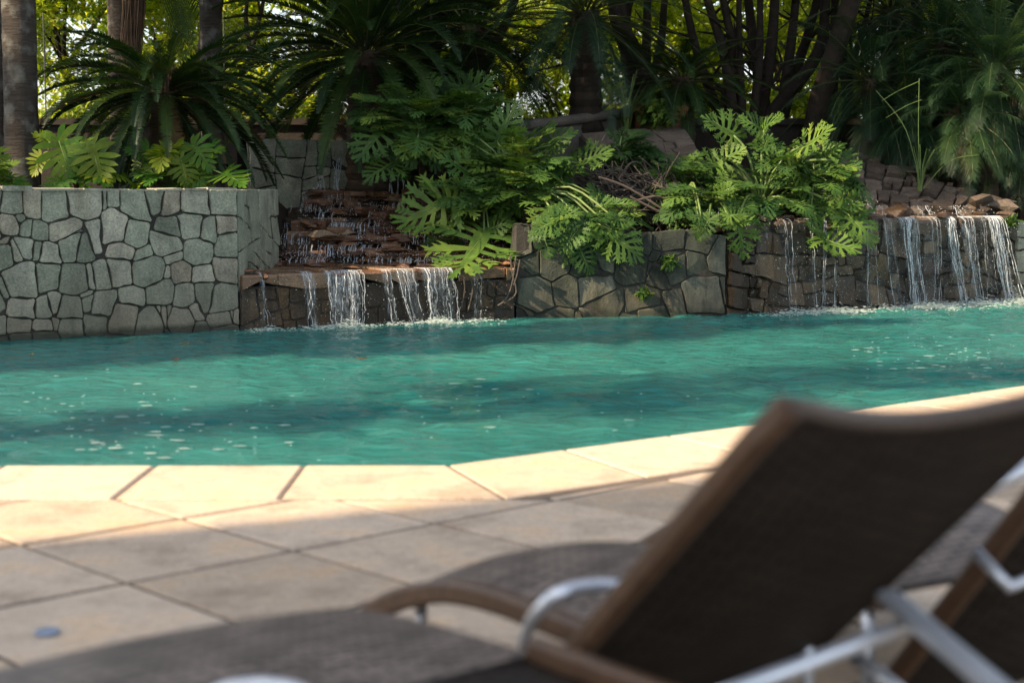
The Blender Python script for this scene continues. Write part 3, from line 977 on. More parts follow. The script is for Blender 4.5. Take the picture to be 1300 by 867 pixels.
for k in range(26):
    q = fR(LR * rg.random(), 0, rg.uniform(-.25, .07))
    boulder(mb, (q.x, q.y, LIPZ + rg.uniform(-.09, .035)), (rg.uniform(.08, .2), rg.uniform(.07, .13), rg.uniform(.03, .07)), rg.uniform(0, .8), rg, n=11)
mb.build('lip_stones', M_LIP, root)
# grey pier closing the wall on the right
root = empty('end_wall', tuple(POOL[6]), 'grey stone wall stub right of the right waterfall', 'wall')
pE = [POOL[5].lerp(POOL[6], 0.955) + V((0, 0, 0)), V((8.6, yb(8.6), 0))]
mb = MB(); rg = random.Random(71)
rubble(mb, pE, -0.3, 0.82, 0.29, rg, prot=0.05, tintf=lambda s, z: rg.uniform(.3, 1))
mb.build('block_facing', M_STONE, root)
mb = MB(); backing(mb, pE, -0.4, 0.8, off=0.01); mb.build('mortar', M_MORTAR, root)

# rock cascade above the right lip
root = empty('rock_cascade', (3.6, 17.8, 0.8), 'rust brown wet boulder cascade above the lip of the right waterfall', 'cascade')
mb = MB(); rg = random.Random(81)
for row in range(7):
    for k in range(15):
        s = LR * (0.02 + k / 14.5 * 0.97) + rg.uniform(-.12, .12)
        if s > LR - 0.1: continue
        q = fR(s, 0, -0.45 - row * 0.36 - rg.uniform(0, .2))
        lim = 1.35 - 0.17 * max(0, s - 1.5)
        z = min(LIPZ + row * 0.105 + rg.uniform(-.05, .05), lim)
        boulder(mb, (q.x, q.y, z), (rg.uniform(.17, .36), rg.uniform(.16, .28), rg.uniform(.07, .15)), rg.random() ** 1.3 if rg.random() > .08 else 1.0, rg, n=14)
mb.build('boulders', M_LIP, root)
# sloping dry stone border right of the cascade
root = empty('rock_border', (5.2, 18.6, 1.0), 'sloping border of stacked brown rocks running down to the right waterfall', 'rock border')
mb = MB(); rg = random.Random(91)
A = at(1035, 184, 18.3); B = at(1274, 258, 17.75)
qd = [at(1015, 178, 18.9), at(1290, 262, 18.15), at(1236, 284, 17.55), at(1020, 262, 17.5)]
nrm = (qd[1] - qd[0]).cross(qd[3] - qd[0]).normalized()
if nrm.z < 0: nrm = -nrm


def bq(x, y): return qd[3].lerp(qd[2], x / 3.0).lerp(qd[0].lerp(qd[1], x / 3.0), y / 1.15)


for poly in voronoi(3.0, 0, 1.15, .27, rg):
    pi = inset(poly, .008 + rg.uniform(0, .006))
    if len(pi) < 3: continue
    out = []
    for k in range(len(pi)):
        a, b = pi[k], pi[(k + 1) % len(pi)]
        out += [a.lerp(b, .1), a.lerp(b, .5) + V((rg.gauss(0, .008), rg.gauss(0, .008), 0)), a.lerp(b, .9)]
    n = len(out); hh = rg.uniform(-.02, .055); c = sum(out, V((0, 0, 0))) / n
    ta, tb = rg.gauss(0, .07), rg.gauss(0, .08)

    def hh_(q): return hh + ta * (q.x - c.x) + tb * (q.y - c.y) + .02 * noise.noise(V((q.x * 9, q.y * 9, 1)))
    top = [bq(c.x + (q.x - c.x) * .93, c.y + (q.y - c.y) * .93) + nrm * hh_(q) for q in out]
    mid_ = [bq(q.x, q.y) + nrm * (hh_(q) - .02) for q in out]
    bot = [bq(q.x, q.y) - nrm * .12 for q in out]
    tn = rg.random()
    mb.add(bot + mid_ + top, [[k, (k + 1) % n, n + (k + 1) % n, n + k] for k in range(n)] + [[n + k, n + (k + 1) % n, 2 * n + (k + 1) % n, 2 * n + k] for k in range(n)], tn)
    mb.add(top + [bq(c.x, c.y) + nrm * (hh + .006)], [[k, (k + 1) % n, n] for k in range(n)], tn)
for k in range(22):
    t = rg.random()
    boulder(mb, qd[0].lerp(qd[1], t) + V((0, .06, rg.uniform(-.06, .02))), (rg.uniform(.12, .28), .14, rg.uniform(.05, .1)), rg.random(), rg, n=10, bev=.05)
    t = rg.random()
    boulder(mb, qd[3].lerp(qd[2], t) + V((0, -.02, rg.uniform(-.1, -.02))), (rg.uniform(.1, .26), .13, rg.uniform(.05, .09)), rg.random(), rg, n=10, bev=.05)
mb.build('rocks', M_ROCK, root)
mb = MB(); mb.add([q - nrm * .05 for q in qd] + [q - nrm * .05 - V((0, 0, .8)) for q in qd], [[0, 1, 2, 3], [3, 2, 6, 7], [0, 3, 7, 4], [2, 1, 5, 6]], .3); mb.build('rubble_core', M_MORTAR, root)
mb = MB()
for q in [(1248, 255, 17.75), (1272, 262, 17.75)]:
    boulder(mb, at(*q), (.24, .2, .09), rg.uniform(.4, 1), rg, n=10, bev=.05)
mb.build('corner_rocks', M_ROCK, root)


# ------------------------------------------------------------------ water falling
def strand(mb, pts, w, rg):
    n = len(pts)
    ws = [w * (0.35 + 0.9 * abs(noise.noise(V((pts[0].x * 31, i * 0.9, pts[0].y * 17)))) + 0.25) for i in range(n)]
    ws[0] *= 0.8; ws[-1] *= 0.6
    tube(mb, pts, ws, 5, 0.5, cap=True)


def droplet(mb, c, r):
    vs = [c + V((r, 0, 0)), c + V((-r, 0, 0)), c + V((0, r, 0)), c + V((0, -r, 0)), c + V((0, 0, r * 1.5)), c + V((0, 0, -r * 1.3))]
    mb.add(vs, [[0, 2, 4], [2, 1, 4], [1, 3, 4], [3, 0, 4], [2, 0, 5], [1, 2, 5], [3, 1, 5], [0, 3, 5]], 0.5)


def fall(mb, fpath, s0, s1, zt, off, nstr, rg, wid=0.006, drift=0.0, zend=ZW, back=0.25, vel=0.12, brk=0.15):
    H = zt - zend
    n = 16
    ncl = max(1, int((s1 - s0) / .055))
    cl = []
    for c_ in range(ncl):
        wk = [0.0]
        for i in range(n): wk.append(wk[-1] + rg.gauss(0, .007))
        cl.append((s0 + (s1 - s0) * (c_ + rg.uniform(.2, .8)) / ncl, wk, rg.uniform(.012, .03), vel * rg.uniform(.6, 1.25)))
    for k in range(nstr):
        sc, wk, sp, v = rg.choice(cl)
        so = rg.gauss(0, sp)
        pts = []
        q = fpath(sc + so * 1.5, 0, -back * rg.uniform(.2, 1)); q.z = zt + 0.006; pts.append(q)
        q = fpath(sc + so * 1.2, 0, off * 0.6); q.z = zt + 0.008; pts.append(q)
        ds = 0
        for i in range(n + 1):
            t = i / n
            ds += rg.gauss(0, 0.003)
            p = fpath(sc + so * (1.1 - .35 * t) + ds + wk[i] + drift * t * t, 0, off + v * math.sqrt(t) * 0.9 + rg.gauss(0, .004))
            p.z = max(zend - .02, zt - 0.01 - H * t ** 1.25)
            pts.append(p)
        w = wid * rg.uniform(.3, 1.0)
        i = 0
        while i < len(pts) - 2:
            ln = rg.randint(3, 9) if i < 7 else rg.randint(2, 5)
            e = min(len(pts), i + ln + 1)
            strand(mb, pts[i:e], w, rg)
            i = e - 1 + (rg.choice((0, 0, 1, 2)) if rg.random() < brk * 4 else 0)
        for _ in range(7):
            t = rg.random() ** .6
            p = fpath(sc + so + rg.gauss(0, .028) + wk[int(t * n)] + drift * t * t, 0, off + v * math.sqrt(t) + rg.uniform(-.01, .05)); p.z = zt - H * t
            droplet(mb, p, rg.uniform(.0015, .005))


def fall_sheet(mb, fpath, s0, s1, zt, off, rg, drift=0.0, zend=ZW, back=.25, vel=.1, layers=2, dens=.5):
    if mb.uv is None: mb.uv = [(0, 0)] * len(mb.v)
    H = zt - zend
    for l_ in range(layers):
        nu = max(3, int((s1 - s0) / .02)); nv = 18
        ph = rg.uniform(0, 50); v = vel * rg.uniform(.6, 1.2) + .015 * l_
        base = len(mb.v)
        for j in range(nv + 1):
            t = max(0, (j - 2) / (nv - 2))
            for i in range(nu + 1):
                u = i / nu
                uc = .5 + (u - .5) * (1 - .22 * t)
                ss = s0 + (s1 - s0) * uc + drift * t * t + .02 * noise.noise(V((ph, t * 3, u * 2)))
                if j < 2: p = fpath(ss, 0, -back * (1 - j / 2) + off * .5 * j / 2); p.z = zt + .007
                else:
                    p = fpath(ss, 0, off * .6 + v * math.sqrt(t) * .9 + .018 * noise.noise(V((u * (s1 - s0) * 30 + ph, t * 4, 2.2)))); p.z = max(zend - .02, zt + .007 - H * t ** 1.3 - .012 * (t > 0))
                mb.v.append(tuple(p)); mb.uv.append((ss + ph, (zt - p.z) + ph * .37 + .25 * (j < 2) * (2 - j)))
        for j in range(nv):
            for i in range(nu):
                a = base + j * (nu + 1) + i
                mb.f.append([a, a + 1, a + nu + 2, a + nu + 1]); mb.t.append(dens + .10 * (j / nv) + (.09 if i in (0, nu - 1) else 0))


def s_on(fpath, L, px, z):
    best = min(range(200), key=lambda k: abs(proj_x(fpath(L * k / 199, z, 0.05)) - px))
    return L * best / 199


def proj_x(p):
    d = V(p) - V((0, 0, HC))
    return 650 + FPX * d.x / d.dot(_f)


rg = random.Random(101)
falls_l = [
    (329, 335, 3, .004, 0.0, 'thin trickle of water at the left end of the left cascade ledge'),
    (383, 396, 9, .005, 0.03, 'narrow stream of water left of the broad clear sheet on the left cascade'),
    (413, 455, 46, .006, 0.0, 'broad clear sheet of water falling from the left cascade ledge'),
    (484, 498, 9, .006, 0.05, 'slanting stream of water between the clear sheet and the white fall'),
    (502, 526, 18, .007, 0.10, 'slanting broken stream just left of the white fall on the left cascade'),
    (534, 573, 44, .007, 0.03, 'white foaming fall at the right end of the left cascade ledge'),
    (600, 606, 3, .003, 0.0, 'thin trickle below the hanging roots beside the mossy wall'),
]
for a, b, n, w_, dr, lab in falls_l:
    mb = MB()
    s0, s1 = s_on(fC, LC, a, .3), s_on(fC, LC, b, .3)
    fall(mb, fC, s0, s1, ZL, 0.075, max(2, int(n * .3)), rg, w_ * .62, dr, back=0.2, vel=0.10)
    ms = MB(); fall_sheet(ms, fC, s0 - .015, s1 + .015, ZL, 0.075, rg, dr, back=.2, vel=.1, layers=1 if n < 10 else 2, dens=.46 if 'clear' in lab else .50)
    q = fC((s0 + s1) / 2, 0, 0); q.z = ZW
    wf = mb.build('waterfall', M_FALL, loc=q, smooth=True)
    ms.build('water_sheet', M_SHEET, wf, smooth=True)
    tag(wf, lab, 'waterfall', 'streams falling from the left cascade', 'structure')
falls_r = [
    (985, 1003, 6, .0045, 0.02, 'thin broken stream below the lowest philodendron leaf on the right wall'),
    (1022, 1030, 10, .0055, 0.04, 'slender stream left of the middle of the right waterfall wall'),
    (1040, 1046, 10, .0055, 0.0, 'slender straight stream next to the drooping leaf tips on the right wall'),
    (1055, 1064, 10, .0055, -0.05, 'slender stream right of the drooping leaf tips on the right wall'),
    (1085, 1106, 9, .005, 0.02, 'scattered drips left of the twin streams on the right wall'),
    (1117, 1132, 13, .006, 0.14, 'slanting thin stream beside the thick white stream on the right wall'),
    (1138, 1160, 40, .0085, 0.14, 'thick white stream leaning right in the middle of the right waterfall'),
    (1168, 1188, 16, .0055, 0.0, 'loose curtain of drips between the two thick streams of the right waterfall'),
    (1196, 1210, 26, .0075, 0.16, 'white stream under the corner rocks of the right waterfall'),
    (1216, 1232, 20, .0065, 0.14, 'white broken stream second from the right end of the right waterfall'),
    (1236, 1250, 10, .0045, 0.06, 'fine drips beside the arching stream at the right end'),
    (1249, 1268, 54, .0085, 0.20, 'thick arching stream at the far right end of the right waterfall'),
]
for a, b, n, w_, dr, lab in falls_r:
    mb = MB()
    s0, s1 = s_on(fR, LR, a, .8), s_on(fR, LR, b, .8)
    fall(mb, fR, s0, s1, LIPZ, 0.10, max(3, int(n * .35)), rg, w_ * .6, dr, back=0.4, vel=0.16 if 'arching' in lab else 0.08, brk=0.22)
    ms = MB(); fall_sheet(ms, fR, s0, s1, LIPZ, 0.10, rg, dr, back=.4, vel=.16 if 'arching' in lab else .08, layers=1 if n < 12 else 2, dens=.56 if n < 20 else .50)
    q = fR((s0 + s1) / 2, 0, 0); q.z = ZW
    wf = mb.build('waterfall', M_FALL, loc=q, smooth=True)
    ms.build('water_sheet', M_SHEET, wf, smooth=True)
    tag(wf, lab, 'waterfall', 'streams falling over the right wall', 'structure')
ms = MB(); fall_sheet(ms, fR, .15, LR - .1, LIPZ - .02, 0.085, rg, 0, back=.3, vel=.05, layers=1, dens=.585)
tag(ms.build('waterfall', M_SHEET, smooth=True), 'fine broken veil of trickles over the whole right wall', 'waterfall', 'streams falling over the right wall', 'structure')
# spray drops over the right wall
mb = MB()
for k in range(1500):
    s = LR * rg.random() ** 0.8; z = ZW + (LIPZ - ZW) * rg.random() ** 1.2
    p = fR(s, 0, rg.uniform(.04, .25)); p.z = z
    droplet(mb, p, rg.uniform(.0015, .0042))
for k in range(260):
    s = LC * rg.random(); p = fC(s, 0, rg.uniform(.05, .2)); p.z = ZW + rg.random() * .45
    droplet(mb, p, rg.uniform(.0015, .0038))
tag(mb.build('spray', M_FOAM), 'fine white spray drops in front of the wet walls', 'spray', kind='stuff')
# rills running over the steps
mb = MB()
rg = random.Random(111)


def rill(mb, x, y0, z0, y1, z1, w, rg):
    pts = []
    n = 7
    for i in range(n):
        t = i / (n - 1)
        tz = 0 if t < .35 else min(1, (t - .35) / .5)
        pts.append(V((x + rg.gauss(0, .005), y0 + (y1 - y0) * min(1, t * 1.5 if t < .35 else .55 + .45 * t), z0 + (z1 - z0) * tz + rg.gauss(0, .005))))
    strand(mb, pts, w, rg)


for k in range(nst):
    y0, z = STEPS[k]
    zl = STEPS[k - 1][1] if k else ZL + 0.01
    for blob in range(14):
        xc = rg.uniform(-2.35, 0.0)
        wd = rg.uniform(.04, .2)
        for _ in range(int(wd * 55)):
            rill(mb, xc + rg.gauss(0, wd * .6), y0 + .10, z + 0.012, y0 - rg.uniform(.10, .18), zl + .012, rg.uniform(.0018, .0042), rg)
    for _ in range(480):
        c = V((rg.uniform(-2.35, .1), y0 - rg.uniform(-.05, .24), zl + .03 + rg.random() ** 2 * .09))
        droplet(mb, c, rg.uniform(.0015, .0055))
for cx, n, sp in ((408, 8, .05), (430, 5, .03), (457, 16, .06), (476, 8, .05), (395, 5, .04), (500, 10, .1)):
    for _ in range(n):
        p = at(cx, 190, hy - 0.05)
        xx = p.x + rg.gauss(0, sp)
        pts = [V((xx + rg.gauss(0, .01), hy + .2 - .5 * t ** .5 - .05, 1.66 - .62 * t ** 1.2 + rg.gauss(0, .005))) for t in [i / 8 for i in range(9)]]
        strand(mb, pts, rg.uniform(.003, .007), rg)
tag(mb.build('cascade_water', M_FALL, smooth=True), 'broken white water running down the left stepped cascade', 'water', kind='structure')
mb = MB()
for row in range(6):
    for blob in range(10):
        s = LR * rg.random(); q0_ = fR(s, 0, -0.35 - row * .36)
        z = LIPZ + row * .105 + .13
        z = min(z, 1.40 - 0.17 * max(0, s - 1.5))
        for _ in range(3):
            x = q0_.x + rg.gauss(0, .05)
            pts = [V((x + rg.gauss(0, .008), q0_.y - .25 * t + rg.gauss(0, .01), z - .13 * t ** 1.4 + rg.gauss(0, .004))) for t in [i / 5 for i in range(6)]]
            strand(mb, pts, rg.uniform(.0015, .004), rg)
            for _ in range(12): droplet(mb, V((x + rg.gauss(0, .08), q0_.y - .3 * rg.random(), z - .1 * rg.random())), rg.uniform(.002, .006))
tag(mb.build('cascade_water', M_FALL, smooth=True), 'broken white water running over the boulders above the right wall', 'water', kind='structure')
# foam where the falls strike the pool
mb = MB(); rg = random.Random(121)


def foam(c, n, sx, sy, hmax):
    for _ in range(n):
        d = V((rg.gauss(0, sx), rg.gauss(0, sy), 0))
        r_ = rg.uniform(.003, .013)
        p = c + d; p.z = ZW + rg.uniform(-.004, .012) + abs(rg.gauss(0, hmax)) * math.exp(-(d.x / sx) ** 2)
        n_ = 6
        vs = [p + V((r_ * 1.5 * math.cos(k) * rg.uniform(.7, 1.3), r_ * math.sin(k) * rg.uniform(.7, 1.3), 0)) for k in [i * math.pi / 3 for i in range(6)]] + [p + V((0, 0, r_ * .5))]
        mb.add(vs, [[i, (i + 1) % 6, 6] for i in range(6)], .5)


for a, b, n, w_, dr, lab in falls_l:
    for k in range(max(2, n // 7)):
        s = rg.uniform(s_on(fC, LC, a, .3), s_on(fC, LC, b, .3)) + dr
        foam(fC(s, 0, .26), 60, .10, .12, .012 if n < 30 else .03)
for a, b, n, w_, dr, lab in falls_r:
    for k in range(max(3, n // 4)):
        s = rg.uniform(s_on(fR, LR, a, .8), s_on(fR, LR, b, .8)) + dr
        foam(fR(s, 0, .30), 70, .17, .15, .03)
for k in range(50):
    s = LR * (0.05 + .95 * rg.random()); foam(fR(s, 0, rg.uniform(.12, .4)), 12, .12, .06, .015)
tag(mb.build('foam', M_FOAM), 'white foam and splashes on the water below the falls', 'foam', kind='stuff')

# flat pale flecks laid on the pool water
mb = MB(); rg = random.Random(131)
for k in range(190):
    if k < 100: px, py = rg.triangular(-40, 460, 130), rg.triangular(465, 588, 560)
    elif k < 130: px, py = rg.uniform(520, 900), rg.uniform(480, 560)
    else: px, py = rg.uniform(1080, 1300), rg.uniform(425, 470)
    p = onz(px, py, ZW + .012)
    if p.y < c0.y + .05: continue
    big = rg.random() ** 3
    rx, ry = .008 + .042 * big, .006 + .026 * big
    n_ = 9; ph = rg.uniform(0, 6)
    rim = [p + V((rx * math.cos(a) * rg.uniform(.55, 1.25), ry * math.sin(a) * rg.uniform(.55, 1.25), 0)) for a in [ph + i * 2 * math.pi / n_ for i in range(n_)]]
    mb.add(rim + [p + V((0, 0, .004))], [[i, (i + 1) % n_, n_] for i in range(n_)], rg.random())
tag(mb.build('pale_flecks', M_FLECK), 'small pale flecks scattered flat on the pool water', 'foam', kind='stuff')

# ------------------------------------------------------------------ leaves
LOBES = [(0.0, 158, .50), (0.02, 128, .60), (0.08, 104, .66), (0.19, 84, .66), (0.32, 68, .60), (0.46, 56, .51), (0.60, 45, .41), (0.74, 34, .31)]


def phil_leaf(mb, B, T, Nn, rg, tint, droop=0.25, width=1.0, broad=1.0, sub=True):
    a = (T - B); L = a.length; a = a / L
    n = (Nn - a * Nn.dot(a)).normalized(); s = n.cross(a)
    fold = rg.uniform(.05, .22)

    def P(x, y):
        z = fold * abs(y) - droop * max(0, x) ** 2 - 0.35 * droop * abs(y) ** 2 * 1.6 + 0.05 * math.sin(x * 5 + y * 4 + L * 40)
        return B + (a * x + s * y * width + n * z) * L
    # central blade
    xs = [-0.02, .1, .25, .4, .55, .7, .85]
    hw = [.07, .095, .09, .08, .065, .05, .03]
    for sg in (1, -1):
        vs = []
        for x, h_ in zip(xs, hw): vs += [P(x, 0), P(x, sg * h_)]
        mb.add(vs, [[2 * i, 2 * i + 1, 2 * i + 3, 2 * i + 2] for i in range(len(xs) - 1)], tint + rg.uniform(-.05, .05))
    lob = [(t, sg * an, l) for t, an, l in LOBES for sg in (1, -1)] + [(0.78, 0, .30)]
    for t, an, l in lob:
        l = l * rg.uniform(.85, 1.1); an = an + rg.uniform(-7, 7)
        x = t; y = 0.0
        nseg = 5
        wprof = [.030, .033, .042, .050, .036, 0.003]
        ring = []
        ang = an
        tt = min(1, max(0, tint + rg.uniform(-.13, .13)))
        wv = rg.uniform(-.03, .03)
        for i in range(nseg + 1):
            ar = R(ang)
            dx, dy = math.cos(ar), math.sin(ar)
            wv_ = wprof[i] * broad * (l / .55) ** .5
            ring.append((P(x - dy * wv_, y + dx * wv_) + n * (wv * L * i / nseg), P(x + dy * wv_, y - dx * wv_) + n * (wv * L * i / nseg)))
            if sub and i in (2, 3, 4) and l > .28:
                for sd in (1, -1):
                    if rg.random() < .95:
                        sa = R(ang + sd * rg.uniform(32, 52)); sl = l * rg.uniform(.2, .34) * (1.1 if i < 4 else .8)
                        bx, by = x + dx * .02, y + dy * .02
                        ex, ey = bx + math.cos(sa) * sl, by + math.sin(sa) * sl
                        mx, my = bx + math.cos(sa) * sl * .5, by + math.sin(sa) * sl * .5
                        hw_ = .021 * broad
                        px_, py_ = -math.sin(sa) * hw_, math.cos(sa) * hw_
                        mb.add([P(bx - px_, by - py_), P(bx + px_, by + py_), P(mx + px_, my + py_), P(ex, ey), P(mx - px_, my - py_)], [[0, 1, 2, 3, 4]], tt)
            step = l / nseg
            x += dx * step; y += dy * step
            ang -= an * 0.045
        vs = [q for pr in ring for q in pr]
        mb.add(vs, [[2 * i, 2 * i + 1, 2 * i + 3, 2 * i + 2] for i in range(nseg)], tt)
    return P(0, 0)


def rib(mb, B, T, r=0.004):
    tube(mb, [B, B.lerp(T, .4), B.lerp(T, .75)], [r, r * .7, r * .3], 4, .9)


def phil_plant(name, label, cat, crown, leaves, Y, group=None, seed=0, extra=0, mat=None, spread=0.6, broad=1.0, base_r=0.045, tint0=None, ext_len=(.17, .31)):
    """leaves: (base px, base py, tip px, tip py, depth shift of the leaf, tint)"""
    rg = random.Random(seed)
    C = at(crown[0], crown[1], Y)
    gz_ = bed_z(C.x, C.y)
    root = empty(name, (C.x, C.y, min(gz_, C.z - 0.05)), label, cat, group)
    mbl = MB(); mbs = MB()
    for bx, by, tx, ty, dy, tn in leaves:
        B = at(bx, by, Y + dy); 
        T = at(tx, ty, Y + dy - rg.uniform(.05, .28))
        Nn = V((rg.uniform(-.25, .25), -0.75 + rg.uniform(-.2, .2), 0.75 + rg.uniform(-.25, .2))).normalized()
        T = B + (T - B) * .93
        wl = .95 if B.x > .03 else .44
        if B.z < wl and B.y > yb(B.x) - .1: B = at(bx, by, yb(B.x) - .12)
        for _ in range(3):
            if T.z < (.95 if T.x > .03 else .44) and T.y > yb(T.x) - .1: T = V((0, 0, HC)) + (T - V((0, 0, HC))) * ((yb(T.x) - .16) / T.y)
        phil_leaf(mbl, B, T, Nn, rg, min(1, tn + .1), droop=rg.uniform(.05, .25), broad=broad, sub=broad < 1.2)
        rib(mbs, B + Nn * .006, T + Nn * .006)
        mid = C.lerp(B, .5) + V((0, 0, (B - C).length * .22))
        tube(mbs, smooth_path([C, mid, B], 4), [base_r * .32] * 4 + [base_r * .25] * 4 + [base_r * .17], 5, rg.uniform(.2, .8))
    for k in range(int(extra * 3.8)):
        an = rg.uniform(0, 2 * math.pi); el = rg.uniform(-.35, 1.1)
        d = V((math.cos(an) * math.cos(el), math.sin(an) * math.cos(el), math.sin(el)))
        rr = spread * rg.uniform(.45, 1)
        B = C + V((d.x * rr, d.y * rr * .7, d.z * rr * .85))
        out = (d + V((0, 0, -.5))).normalized()
        T = B + out * rg.uniform(*ext_len)
        Nn = (V((0, -.35, 1)) + d * .3).normalized()
        phil_leaf(mbl, B, T, Nn, rg, (rg.uniform(.3, .9) if tint0 is None else min(1, max(0, rg.gauss(tint0, .2)))), droop=rg.uniform(.1, .4), broad=broad, sub=broad < 1.2)
        if T.z < .85 and T.y > yb(T.x) - .06: continue
        mid = C.lerp(B, .5) + V((0, 0, rr * .15))
        tube(mbs, [C, mid, B], [base_r * .3, base_r * .24, base_r * .15], 5, rg.uniform(.1, .7))
    g0 = V((C.x + rg.uniform(-.1, .1), C.y + .15, gz_ - 0.1))
    mbt = MB(); tube(mbt, smooth_path([g0, g0.lerp(C, .5) + V((rg.uniform(-.05, .05), .03, 0)), C], 3), base_r, 8, .3)
    mbl.build('leaves', mat or M_PHIL, root)
    mbs.build('petioles', M_PETI, root, smooth=True)
    mbt.build('stem', M_BARK_B, root, smooth=True)
    return root


def A1(x, y): return (440 + x / 3.21, 80 + y / 3.21)
def A2(x, y): return (840 + x / 3.94, 120 + y / 3.94)


def LV(fn, L):
    return [(*fn(a, b), *fn(c, d), dy, t) for a, b, c, d, dy, t in L]


PG = 'philodendrons growing between the two waterfalls'
phil_plant('philodendron', 'large dark philodendron at the top left of the planting, beside the upper cascade', 'plant', A1(300, 320), LV(A1, [
    (250, 190, 120, 120, 0, .35), (150, 270, 30, 400, -.15, .35), (320, 300, 235, 425, -.2, .3), (200, 400, 70, 480, -.2, .45), (290, 150, 380, 60, .1, .4), (220, 240, 90, 260, .1, .2), (190, 420, 260, 470, 0, .25)]), 16.7, PG, 1, 22, spread=.68)
phil_plant('philodendron', 'philodendron with spreading leaves at the crest of the large clump below the cycad', 'plant', A1(480, 290), LV(A1, [
    (480, 125, 590, 60, .1, .4), (400, 150, 290, 90, .1, .35), (390, 245, 500, 300, -.15, .5), (500, 110, 380, 70, .2, .3), (560, 200, 640, 120, 0, .3), (440, 180, 480, 240, 0, .55)]), 16.9, PG, 2, 26, spread=.68)
phil_plant('philodendron', 'philodendron with a pale new leaf and a big upright leaf, centre of the large clump', 'plant', A1(670, 500), LV(A1, [
    (615, 325, 690, 150, 0, .35), (710, 405, 722, 330, -.2, .95), (510, 455, 390, 370, -.2, .45), (835, 335, 930, 260, 0, .5), (940, 410, 1080, 350, -.05, .6), (880, 480, 900, 390, -.1, .3), (760, 300, 850, 240, .2, .3), (560, 520, 600, 590, 0, .3), (820, 420, 760, 330, .1, .4)]), 16.3, PG, 3, 28, spread=.68)
phil_plant('philodendron', 'sunlit philodendron reaching left over the steps of the left cascade', 'plant', A1(560, 590), LV(A1, [
    (440, 565, 170, 650, -.1, .7), (420, 560, 300, 490, 0, .55), (560, 700, 440, 850, -.25, .65), (580, 680, 680, 640, -.2, .55), (430, 720, 330, 720, 0, .35), (540, 640, 480, 590, 0, .45)]), 16.0, PG, 4, 9, spread=.45)
phil_plant('philodendron', 'philodendron whose bright leaves hang over the mossy middle wall', 'plant', A1(720, 560), LV(A1, [
    (830, 560, 810, 690, -.2, .7), (790, 520, 720, 440, -.1, .6), (1060, 690, 1220, 800, -.3, .62), (1080, 680, 1080, 590, -.2, .7), (950, 760, 1000, 870, -.25, .35), (700, 590, 650, 520, -.1, .4), (880, 570, 960, 560, -.1, .5), (960, 650, 1030, 720, -.15, .3), (860, 640, 760, 690, -.2, .5), (1000, 600, 1120, 560, -.1, .5), (1100, 640, 1180, 640, -.2, .6), (900, 520, 860, 440, 0, .45), (1040, 560, 980, 500, 0, .4), (920, 690, 880, 790, -.25, .5)]), 15.9, PG, 5, 10, spread=.45)
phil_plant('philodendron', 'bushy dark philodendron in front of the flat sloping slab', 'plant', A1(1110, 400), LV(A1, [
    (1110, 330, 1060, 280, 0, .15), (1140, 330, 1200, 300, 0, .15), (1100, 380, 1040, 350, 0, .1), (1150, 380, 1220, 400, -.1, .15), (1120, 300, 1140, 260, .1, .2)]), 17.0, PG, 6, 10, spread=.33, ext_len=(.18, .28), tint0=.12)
phil_plant('philodendron', 'light green philodendron with pale upright stalks at the left of the right waterfall', 'plant', A2(500, 560), LV(A2, [
    (360, 205, 210, 100, .1, .6), (510, 180, 600, 110, .1, .6), (500, 180, 400, 110, .1, .55), (700, 260, 860, 170, 0, .72), (270, 360, 110, 330, 0, .6), (290, 350, 420, 250, 0, .7), (710, 450, 800, 580, -.1, .65), (690, 430, 640, 330, -.1, .8), (860, 330, 990, 400, -.05, .4), (385, 650, 420, 830, -.35, .65), (370, 640, 280, 560, -.3, .6), (920, 600, 890, 450, -.2, .75), (930, 600, 1080, 760, -.25, .6), (810, 725, 1000, 790, -.35, .6), (820, 715, 730, 640, -.3, .55), (500, 300, 540, 200, 0, .45), (560, 330, 480, 370, 0, .4), (780, 300, 900, 250, .1, .5), (500, 250, 600, 280, .05, .4)]), 16.5, PG, 7, 15, spread=.72, base_r=.06, tint0=.5)
phil_plant('philodendron', 'low dark philodendron among the dry vines, left of the right waterfall', 'plant', A2(120, 500), LV(A2, [
    (50, 440, 140, 520, 0, .25), (60, 330, 20, 400, 0, .2), (200, 620, 120, 590, -.1, .5), (190, 650, 170, 720, -.15, .6), (120, 420, 30, 350, 0, .25), (140, 350, 200, 290, 0, .35)]), 16.6, PG, 8, 10, spread=.4, ext_len=(.2, .32))

phil_plant('philodendron', 'small philodendron sprawling along the top of the mossy wall beside the vines', 'plant', (745, 292), [
    (735, 290, 715, 318, -.1, .45), (760, 285, 790, 300, -.1, .5), (700, 285, 670, 300, -.1, .4), (770, 300, 775, 330, -.1, .4), (720, 275, 700, 255, 0, .45), (690, 300, 700, 330, -.1, .5)], 15.75, PG, 9, 9, spread=.42)
phil_plant('philodendron', 'philodendron at the foot of the upright stalks, spreading left above the wall joint', 'plant', (905, 268), [
    (890, 262, 862, 268, -.1, .5), (915, 255, 930, 235, -.1, .6), (900, 280, 885, 305, -.1, .55), (880, 245, 850, 235, 0, .35), (925, 275, 950, 270, -.1, .6)], 16.1, PG, 10, 11, spread=.48, tint0=.45)
phil_plant('philodendron', 'philodendron leaning right across the rust brown boulders of the right waterfall', 'plant', (1035, 232), [
    (1050, 225, 1085, 215, -.1, .5), (1060, 245, 1095, 262, -.15, .55), (1020, 215, 1000, 190, 0, .6), (1045, 205, 1070, 180, 0, .65), (1065, 262, 1100, 295, -.2, .6), (1030, 260, 1040, 290, -.2, .5)], 16.5, PG, 14, 10, spread=.48, tint0=.5)

